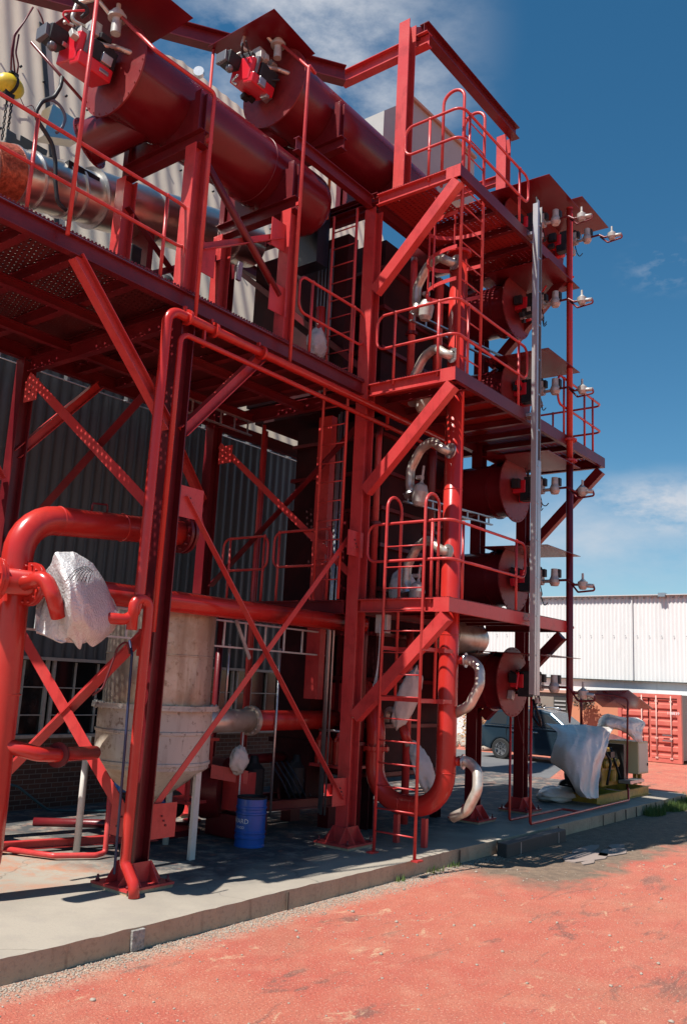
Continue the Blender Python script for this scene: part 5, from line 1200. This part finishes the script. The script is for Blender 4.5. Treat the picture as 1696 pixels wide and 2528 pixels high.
b = MB(); b.lathe((.75, 1.9, 7.0), (0, 1, .1), [(0, 0), (0, .26), (.2, .26), (.2, 0)], 20); b.box((.6, 1.8, 7.4), (.5, .3, .5)); b.box((1.2, 1.9, 7.0), (.5, .3, .35)); b.obj('casting', RED2, t, bevel=.03)
b = MB(); b.box((.35, 1.7, 7.6), (.18, .18, .5)); b.cut(); b.box((1.55, 1.8, 7.5), (.14, .14, .6)); b.cut(); b.sphere((.95, 1.7, 7.55), .14, 10, 8); b.obj('actuator', DARKM, t, bevel=.02)
t = thing('dark_plate', 'dark notched steel plate standing at the left end of the silver duct', 'plate', (-.9, 2.9, 8.4))
MB().poly([P(18, 318, 'y', 2.9), P(40, 332, 'y', 2.9), P(42, 344, 'y', 2.9), P(50, 348, 'y', 2.9), P(52, 334, 'y', 2.9), P(118, 372, 'y', 2.9), P(112, 400, 'y', 2.9), P(8, 420, 'y', 2.9)], .015, (0, 1, 0)).obj('plate', mat('blue_grey_plate', (.07, .095, .11), .35, metal=.4), t)
# black cabinet and strap at the far end of the nearer burner
t = thing('black_cabinet', 'tall black cabinet with an orange strap behind the end of the nearer burner', 'cabinet', (3.2, .9, 7))
MB().mm((3.02, .7, 8.55), (3.30, 1.25, 9.7)).obj('cabinet', mat('dark_blue_cabinet', (.012, .02, .035), .3), t); MB().slab(P(815, 425, 'x', 2.98), P(807, 542, 'x', 2.98), Vector((0, .05, 0)), Vector((.012, 0, 0))).obj('strap', ORG, t)
t = thing('switch_panel', 'tall black switch panel at the end of the raised walkway beside the tower', 'panel', (3.5, 1.6, DK))
MB().mm((3.55, .5, DK), (3.8, 2.5, 9.2)).obj('panel', CASING, t)
b = MB()
for i in range(5): b.tube([(3.5, .75+.07*i, DK), (3.5, .75+.07*i, 9.0)], .016, 7)
b.obj('conduit', mat('grey_conduit', (.22, .24, .26), .4, metal=.4), t)
t = thing('galvanised_upright', 'short bright galvanised channel behind the far leg of the nearer burner', 'channel', (.9, 1.0, 7.3)); MB().slab(P(594, 648, 'y', 1.0), P(588, 692, 'y', 1.0), Vector((.08, 0, 0)), Vector((0, .04, 0))).obj('channel', GALV, t)
blob('plastic_cover', tuple(P(782, 850, 'x', 3.1)), .16, 'crumpled clear plastic over a red fitting at the end of the raised walkway', PLAST, 'plastic sheet', 31, (.9, .9, 1.5))
t = thing('red_fitting', 'bright red upright fitting under the crumpled plastic on the raised walkway', 'fitting', (3.2, .9, DK)); MB().tube([P(790, 878, 'x', 3.2), P(792, 760, 'x', 3.2)], .07, 12).obj('pipe', REDP, t)
# grey roof hood behind the gantry post
t = thing('grey_roof_hood', 'grey sheet roof hood rising behind the gantry post', 'roof', (6, 2, 11))
q = [P(902, 293, 'y', 1.9), P(970, 265, 'y', 1.9), P(1128, 408, 'y', 1.9), P(1070, 440, 'y', 1.9)]
MB().poly([q[0], q[1], q[2], q[2]+Vector((0, 0, -1.2)), q[0]+Vector((0, 0, -1.2))], .9, (0, 1, 0)).obj('hood', GREYB, t)
MB().slab(q[1]+Vector((0, -.48, .02)), q[2]+Vector((0, -.48, .02)), Vector((0, .06, 0)), Vector((0, 0, .06))).obj('flashing', mat('rusted_flashing', (.5, .3, .2), .6), t)
t = thing('roof_vent', 'small round grey vent on the eaves above the nearer burner', 'vent', (3.2, 4.7, 14)); v = P(493, 183, 'y', 7.4); MB().lathe(v, (-.8, -.6, 0), [(0, 0), (0, .13), (.12, .13), (.12, 0)], 20).obj('vent', GALV, t)
# hoist, chain and cables
hz = thing('chain_hoist', 'yellow and black chain hoist hanging from the heavy beam at the upper left', 'hoist', (-1.2, 3.6, 10))
HYp = 3.0
hc = P(27, 212, 'y', HYp)
MB().sphere(hc, .16, 18, 12, (1.25, .8, 1)).obj('hoist_body', HOIST, hz)
b = MB(); b.lathe(hc-Vector((.06, .02, 0)), (1, .3, 0), [(0, .165), (.05, .165)], 20); b.box(hc+Vector((-.02, 0, -.13)), (.14, .12, .14)); b.box(hc+Vector((.02, 0, .17)), (.12, .08, .08)); b.obj('hoist_band', BLACK, hz)
def chain(p0, p1, nm, par, link=.055, r=.009):
    b = MB(); d = Vector(p1)-Vector(p0); n = int(d.length/(link*.78)); dn = d.normalized()
    for i in range(n):
        c = Vector(p0)+d*(i+.5)/n; sd2 = (Vector((1, 0, 0)) if i % 2 else Vector((0, 1, 0)))
        pts = [c+dn*(link*.5*math.sin(a))+sd2*(link*.28*math.cos(a)) for a in [2*math.pi*k_/8 for k_ in range(8)]]
        b.tube(pts, r, 5, closed=True)
    return b.obj(nm, DARKM, par)
chain(P(20, 235, 'y', HYp), P(6, 345, 'y', HYp), 'chain', hz); chain(P(33, 235, 'y', HYp), P(4, 435, 'y', HYp), 'chain', hz)
b = MB()
for i, pp in enumerate((((82, 18), (60, 55), (36, 85), (30, 120), (28, 180)), ((83, 18), (62, 52), (38, 88), (33, 130), (38, 180)), ((48, 85), (40, 130), (47, 160), (42, 190)))):
    b.tube([P(x_, y_, 'y', HYp) for x_, y_ in pp], .012, 6, fillet=.2)
b.tube([P(93, 20, 'y', HYp), P(105, 45, 'y', HYp), P(112, 72, 'y', HYp)], .012, 6, fillet=.1)
b.obj('cable', WIREB, hz)
t = thing('coiled_cable', 'thick black cable with a hanging loop beside the burner head at the upper left', 'cable', (-1.3, 1, 9))
yq = .8
def PY(*a): return [P(x_, y_, 'y', yq) for x_, y_ in a]
MB().tube(PY((155, 190), (150, 215), (135, 240), (105, 250), (90, 275), (92, 295), (112, 325), (130, 355), (138, 400), (138, 450), (143, 500), (165, 520)), .024, 8, fillet=.2).obj('cable', BLACK, t)
MB().tube(PY((105, 250), (130, 245), (152, 262), (164, 290), (155, 315), (140, 328)), .018, 8, fillet=.2).obj('cable_loop', mat('grey_blue_cable', (.10, .12, .16), .35), t)
# ================================================================ slab pipes at the right
t = thing('slab_pipe', 'thin red pipes rising beside the far column and running along the slab to the generator', 'pipe', (7.3, -.8, 0))
MB().tube([(7.30, -.56, 2.35), (7.30, -.56, .06), (9.45, -.56, .06), (9.35, -.90, .06)][0:3]+[(9.40, -.92, .06)], .022, 8, fillet=.05).obj('pipe', REDP, t)
MB().tube([(7.22, -.97, 2.4), (7.22, -.97, .06), (12.1, -.86, .06), (12.25, -.80, .28)], .024, 8, fillet=.05).obj('pipe', REDP, t)
MB().tube([(7.4, -.60, 1.9), (8.1, -.5, 0.9), (8.5, -.4, .02)], .006, 5).obj('wire', RED2, t)
b = MB(); b.tube([(6.9, -1.15, 2.05), (6.95, -1.25, 1.75), (7.1, -1.2, 1.6), (7.25, -1.0, 1.75), (7.24, -.98, 2.0)], .022, 8, fillet=.1); b.obj('hose', BLACK, t)
# ================================================================ generator set under plastic
gen = thing('generator_set', 'yellow diesel generator with a cream control cabinet on a yellow skid', 'generator', (12.5, 0, 0))
b = MB()
for y in (-.60, .42): b.chan((11.1, y, .10), (14.2, y, .10), .18, .07, .012, flip=1 if y < 0 else -1)
for x in (11.14, 12.4, 14.16): b.mm((x-.03, -.56, .02), (x+.03, .38, .18))
b.obj('skid', YEL, gen)
b = MB(); b.mm((12.30, -.22, .22), (13.25, .26, .78)); b.mm((12.45, -.14, .78), (13.1, .20, 1.02)); b.obj('engine_block', YEL, gen, bevel=.03)
b = MB()
for i in range(4): b.lathe((12.42+i*.22, -.24, .70), (0, -1, 0), [(0, .09), (.05, .085), (.08, .03), (.08, 0)], 14)
b.lathe((12.28, .0, .46), (-1, 0, 0), [(0, .20), (.06, .20), (.10, .12), (.16, .06), (.16, 0)], 22); b.lathe((12.7, -.30, .34), (0, 0, 1), [(0, .07), (.22, .07), (.24, 0)], 14); b.obj('filters', YEL, gen)
b = MB(); b.tube([(12.35, -.05, 1.02), (12.35, -.05, 1.35)], .05, 12); b.box((12.35, -.05, 1.38), (.22, .16, .06)); b.box((12.35, -.05, 1.2), (.16, .12, .10)); b.obj('exhaust', YEL, gen)
b = MB(); b.mm((13.30, -.34, .25), (13.42, .36, 1.10)); b.tube([(12.30, -.28, 1.0), (12.55, -.33, .75), (12.25, -.35, .3)], .028, 7, fillet=.1); b.tube([(12.7, -.26, 1.05), (12.75, -.34, .75), (13.05, -.34, .4)], .028, 7, fillet=.1); b.box((12.62, -.30, .90), (.22, .08, .12)); b.obj('black_fittings', BLACK, gen)
b = MB(); b.lathe((11.95, -.05, .5), (-1, 0, 0), [(0, .30), (.55, .30), (.62, .2), (.62, 0)], 26); b.mm((11.3, -.28, .15), (11.9, .2, .3)); b.obj('alternator', DARKM, gen)
cab = MB().mm((14.06, -.40, .42), (14.75, .28, 1.14)).obj('control_cabinet', YELC, gen, bevel=.012)
MB().mm((14.10, -.405, .46), (14.71, -.401, 1.10)).obj('cabinet_door', mat('pale_cream_door', (.66, .60, .45), .45), cab); MB().box((14.66, -.415, .62), (.03, .02, .06)).obj('handle', DARKM, cab)
b = MB(); b.mm((14.2, -.3, .18), (14.28, -.22, .42)); b.cut(); b.mm((14.5, -.3, .18), (14.58, -.22, .42)); b.cut(); b.mm((14.2, .1, .18), (14.28, .18, .42)); b.obj('cabinet_legs', YEL, gen)
MB().mm((12.9, -.62, .30), (13.8, -.36, .36)).obj('battery_shelf', GALV, gen)
# sun canopy
can = thing('small_canopy', 'small tilted red sheet canopy on thin posts over the generator', 'canopy', (13, 0, 0))
cA, cB = P(1437, 1706, 'y', .42), P(1551, 1704, 'y', -.55)
cA = Vector((12.9, .55, 2.17)); cB = Vector((13.3, -.55, 2.20)); cC = Vector((15.0, -.45, 1.93)); cD = Vector((14.2, .42, 1.90))
cB = P(1551, 1704, 'y', -.50); cA = P(1437, 1704.5, 'y', .40); cC = P(1612, 1750, 'y', -.42); cD = P(1486, 1745, 'y', .36)
MB().poly([cA, cB, cC, cD], .012, (-.3, 0, 1)).obj('sheet', VESS, can)
p1 = Vector(P(1434, 1792, 'y', .3)); MB().tube([p1, (p1.x, .3, 2.19)], .03, 8).obj('post', RED2, can)
MB().tube([(13.25, -.42, .10), (13.35, -.42, 1.9), (13.42, -.42, 2.10), (13.1, -.2, 2.16), (p1.x+.1, .3, 2.18)], .024, 8, fillet=.15).obj('post', RED2, can)
MB().tube([Vector(cA).lerp(cB, .45)-Vector((0, 0, .03)), Vector(cD).lerp(cC, .45)-Vector((0, 0, .03))], .016, 6).obj('purlin', RED2, can)
# tarpaulins
def sheetcloth(name, rows, label, m, n=56, amp=.03, freq=9, seed=1, thick=.012, cat='tarpaulin'):
    r = random.Random(seed); ph = [r.uniform(0, 6.28) for _ in range(5)]
    def cr(pts, t):
        k_ = len(pts)-1; s_ = t*k_; i = min(int(s_), k_-1); f = s_-i
        p0 = pts[max(i-1, 0)]; p1_ = pts[i]; p2 = pts[i+1]; p3 = pts[min(i+2, k_)]
        return .5*((2*p1_)+(p2-p0)*f+(2*p0-5*p1_+4*p2-p3)*f*f+(3*p1_-p0-3*p2+p3)*f**3)
    rows = [[Vector(p) for p in rw] for rw in rows]; G_ = []
    for i in range(n+1):
        v = i/n; line = []
        for j in range(n*2+1):
            u = j/(n*2); col_ = [cr(rw, u) for rw in rows]; p = cr(col_, v)
            w = amp*(math.sin(freq*u*3.1+ph[0]+v*2)+.6*math.sin(freq*u*7.3+ph[1]-v*3)*v+.35*math.sin(freq*2.1*v+ph[2]+u*5))
            q1 = Vector((u*3.2, v*2.0, seed)); w = w*.35+amp*2.2*(.5-abs(mnoise.noise(q1*1.3))*1.6)+amp*.9*(.5-abs(mnoise.noise(q1*3.1+Vector((5, 2, 1))))*1.5)
            line.append(p+Vector((-.6, -.6, .2))*w)
        G_.append(line)
    b = MB(); k_ = n*2+1
    b.add([p for l in G_ for p in l], [(i*k_+j, i*k_+j+1, (i+1)*k_+j+1, (i+1)*k_+j) for i in range(n) for j in range(k_-1)], True)
    o = b.obj(name, m); s_ = o.modifiers.new('thickness', 'SOLIDIFY'); s_.thickness = thick; tag(o, label, cat); return o
Qp = lambda a, b_, y: P(1200+a/3.161, 1680+b_/3.161, 'y', y)
sheetcloth('tarpaulin', [[Qp(455, 335, .75), Qp(600, 345, .4), Qp(760, 345, .1), Qp(880, 360, -.1), Qp(1000, 365, -.1)],
                         [Qp(545, 410, .35), Qp(640, 420, .0), Qp(770, 440, -.25), Qp(880, 440, -.35), Qp(955, 430, -.3)],
                         [Qp(520, 520, .25), Qp(620, 540, -.15), Qp(760, 560, -.45), Qp(870, 560, -.50), Qp(940, 520, -.45)],
                         [Qp(505, 650, .25), Qp(620, 690, -.2), Qp(740, 720, -.50), Qp(840, 700, -.58), Qp(900, 640, -.5)],
                         [Qp(640, 690, .1), Qp(660, 800, -.3), Qp(740, 850, -.55), Qp(820, 880, -.60), Qp(872, 800, -.58)],
                         [Qp(690, 860, .0), Qp(720, 900, -.4), Qp(780, 915, -.62), Qp(840, 920, -.64), Qp(872, 915, -.62)]],
           'big grey white plastic tarpaulin draped over the left half of the generator', SHEETW, amp=.035, freq=8, seed=4)
sheetcloth('tarpaulin', [[Qp(870, 310, .5), Qp(930, 262, .3), Qp(1060, 285, .1), Qp(1180, 290, -.1), Qp(1215, 310, -.2)],
                         [Qp(865, 350, .3), Qp(930, 300, .0), Qp(1060, 310, -.2), Qp(1170, 330, -.3), Qp(1235, 350, -.3)],
                         [Qp(880, 385, .2), Qp(960, 370, -.1), Qp(1070, 370, -.3), Qp(1160, 400, -.38), Qp(1210, 400, -.38)],
                         [Qp(1000, 365, .2), Qp(1060, 390, -.1), Qp(1120, 440, -.3), Qp(1170, 475, -.4), Qp(1215, 480, -.4)]],
           'smaller pale plastic sheet bunched over the top of the generator and its cabinet', SHEETW, amp=.03, freq=6, seed=8)
blob('fallen_sheet', tuple(P(1200+545/3.161, 1680+890/3.161, 'z', .12)), .26, 'crumpled end of white sheeting lying on the slab left of the generator', SHEETW, 'plastic sheet', 41, (1.9, 1.2, .6))
t = thing('spare_wheel', 'dark round drum end standing behind the draped tarpaulin', 'wheel', (12.2, .8, 0)); w = P(1200+618/3.161, 1680+830/3.161, 'y', .75); MB().lathe(w, (-.7, -.5, 0), [(0, 0), (0, .17), (.1, .17), (.1, 0)], 22).obj('tyre', BLACK, t)
# plastic wrap over the valve at the left
def B_(px, py, y): return P(px, py, 'y', y)
w1 = sheetcloth('plastic_wrap', [[B_(100, 1418, .30), B_(125, 1400, .12), B_(140, 1366, -.05), B_(186, 1366, -.02), B_(232, 1394, .02)],
                         [B_(112, 1440, .25), B_(136, 1432, -.02), B_(165, 1425, -.30), B_(205, 1425, -.28), B_(262, 1440, .05)],
                         [B_(112, 1480, .25), B_(142, 1478, -.05), B_(180, 1480, -.36), B_(225, 1490, -.32), B_(285, 1498, .02)],
                         [B_(96, 1530, .25), B_(140, 1522, -.05), B_(185, 1530, -.34), B_(240, 1535, -.30), B_(300, 1524, .00)],
                         [B_(90, 1556, .20), B_(146, 1575, -.05), B_(190, 1560, -.24), B_(240, 1572, -.22), B_(285, 1550, .00)],
                         [B_(92, 1558, .20), B_(154, 1590, -.05), B_(172, 1574, -.12), B_(196, 1602, -.14), B_(212, 1584, -.16), B_(234, 1594, -.12), B_(276, 1560, .02)]],
           'crumpled clear plastic sheeting wrapped round a valve at the left', PLAST, amp=.026, freq=9, seed=14, thick=.004, cat='plastic sheet')
wv = MB()
for k2 in range(7):
    wv.tube([B_(165+9*k2, 1432+1*k2, -.36), B_(185+7*k2, 1408+k2, -.37), B_(214+3*k2, 1397+2*k2, -.34)], .0035, 5, fillet=.06)
wv.obj('tie_wire', BLACK, w1)
sheetcloth('plastic_wrap', [[B_(96, 1425, .22), B_(180, 1400, .25), B_(262, 1450, .2)], [B_(90, 1500, .25), B_(180, 1500, .3), B_(292, 1510, .2)], [B_(92, 1565, .2), B_(200, 1590, .2), B_(280, 1560, .15)]],
           'rear fold of the clear plastic sheeting behind the wrapped valve', PLAST, amp=.03, freq=7, seed=19, thick=.004, cat='plastic sheet')
# ================================================================ parked car
car = thing('parked_car', 'dark grey green estate car with roof rails parked behind the generator', 'car', (22.3, 5.2, G))
CXn, CXf = 21.55, 23.35                      # near and far side
def car_y(u): return 7.78-u                   # u = distance from the rear bumper
def prof_loft(prof_u, xn, xf, m, name, inset_top=None, bev=.05):
    """prof_u: closed outline of (u, z); x inset by height through inset_top(z)"""
    b = MB(); k_ = len(prof_u); vs = []
    for sgn, xx in ((1, xn), (-1, xf)):
        for u, z in prof_u: vs.append((xx+sgn*(inset_top(z) if inset_top else 0), car_y(u), G+z))
    fs = [tuple(range(k_)), tuple(range(2*k_-1, k_-1, -1))]+[(i, k_+i, k_+(i+1) % k_, (i+1) % k_) for i in range(k_)]
    b.add(vs, fs); return b.obj(name, m, car, bevel=bev)
def arch(uc, r, n=9): return [(uc+r*math.cos(math.pi*i/n), .30+r*math.sin(math.pi*i/n)) for i in range(n+1)]
ub = [(.02, .42), (.0, .75), (.05, 1.08), (.22, 1.14), (3.30, 1.12), (4.20, 1.05), (4.66, .92), (4.76, .60), (4.70, .32)]+arch(3.80, .40)+[(3.35, .24), (1.30, .24)]+arch(.86, .40)+[(.30, .34)]
prof_loft(ub, CXn, CXf, CAR, 'body', lambda z: .0 if z < .8 else (z-.8)*.16)
gh = [(.12, 1.10), (.42, 1.62), (.62, 1.70), (2.20, 1.74), (2.62, 1.66), (3.40, 1.10)]
prof_loft(gh, CXn+.07, CXf-.07, CAR, 'roof', lambda z: (z-1.1)*.28)
for nm, pts in (('side_window', [(.36, 1.17), (.56, 1.56), (1.02, 1.60), (1.02, 1.17)]), ('side_window', [(1.10, 1.17), (1.10, 1.61), (1.90, 1.63), (1.90, 1.17)]), ('side_window', [(1.98, 1.17), (1.98, 1.63), (2.50, 1.58), (3.12, 1.17)])):
    b = MB(); b.poly([(CXn+.07+(z-1.1)*.28-.006, car_y(u), G+z) for u, z in pts], .006, (1, 0, 0)); b.obj(nm, CARG, car)
b = MB(); b.mm((CXn-.006, car_y(4.4), G+1.115), (CXn+.03, car_y(.2), G+1.14)); b.obj('belt_highlight', CHROME, car)  # silver strip that stands for the highlight along the belt line
b = MB()
for x in (CXn+.32, CXf-.32): b.tube([(x, car_y(.7), G+1.73), (x, car_y(.8), G+1.79), (x, car_y(2.3), G+1.81), (x, car_y(2.45), G+1.75)], .016, 6); b.cut()
b.obj('roof_rail', CHROME, car)
for x in (CXn, CXf):
    for u in (.86, 3.80):
        s_ = 1 if x == CXn else -1
        MB().lathe((x-.02*s_, car_y(u), G+.34), (s_, 0, 0), [(0, .22), (0, .32), (.03, .345), (.20, .345), (.22, .3)], 32).obj('tyre', TYRE, car)
        w_ = MB(); w_.lathe((x+.02*s_, car_y(u), G+.34), (s_, 0, 0), [(-.04, .21), (-.04, .225), (.05, .22), (.05, .0)], 28)
        for k_ in range(6):
            a_ = k_*math.pi/3; w_.box((x-.01*s_, car_y(u)+.11*math.cos(a_), G+.34+.11*math.sin(a_)), (.03, .20, .045), Matrix.Rotation(a_, 3, 'X'))
        w_.obj('rim', CHROME, car)
MB().mm((CXn+.02, car_y(-.015), G+.74), (CXn+.18, car_y(.06), G+1.08)).obj('tail_light', LAMP, car, bevel=.02)
MB().mm((CXn+.02, car_y(-.08), G+.36), (CXf-.02, car_y(.16), G+.62)).obj('rear_bumper', mat('dark_bumper', (.02, .025, .03), .5), car, bevel=.05)
b = MB()
for u in (1.06, 1.94, 2.98): b.mm((CXn-.004, car_y(u)-.006, G+.36), (CXn+.02, car_y(u)+.006, G+1.10))
b.obj('door_gap', BLACK, car)
b = MB()
for u in (1.30, 2.15): b.box((CXn-.012, car_y(u), G+.98), (.03, .18, .035)); b.cut()
b.obj('door_handle', CHROME, car, bevel=.008)
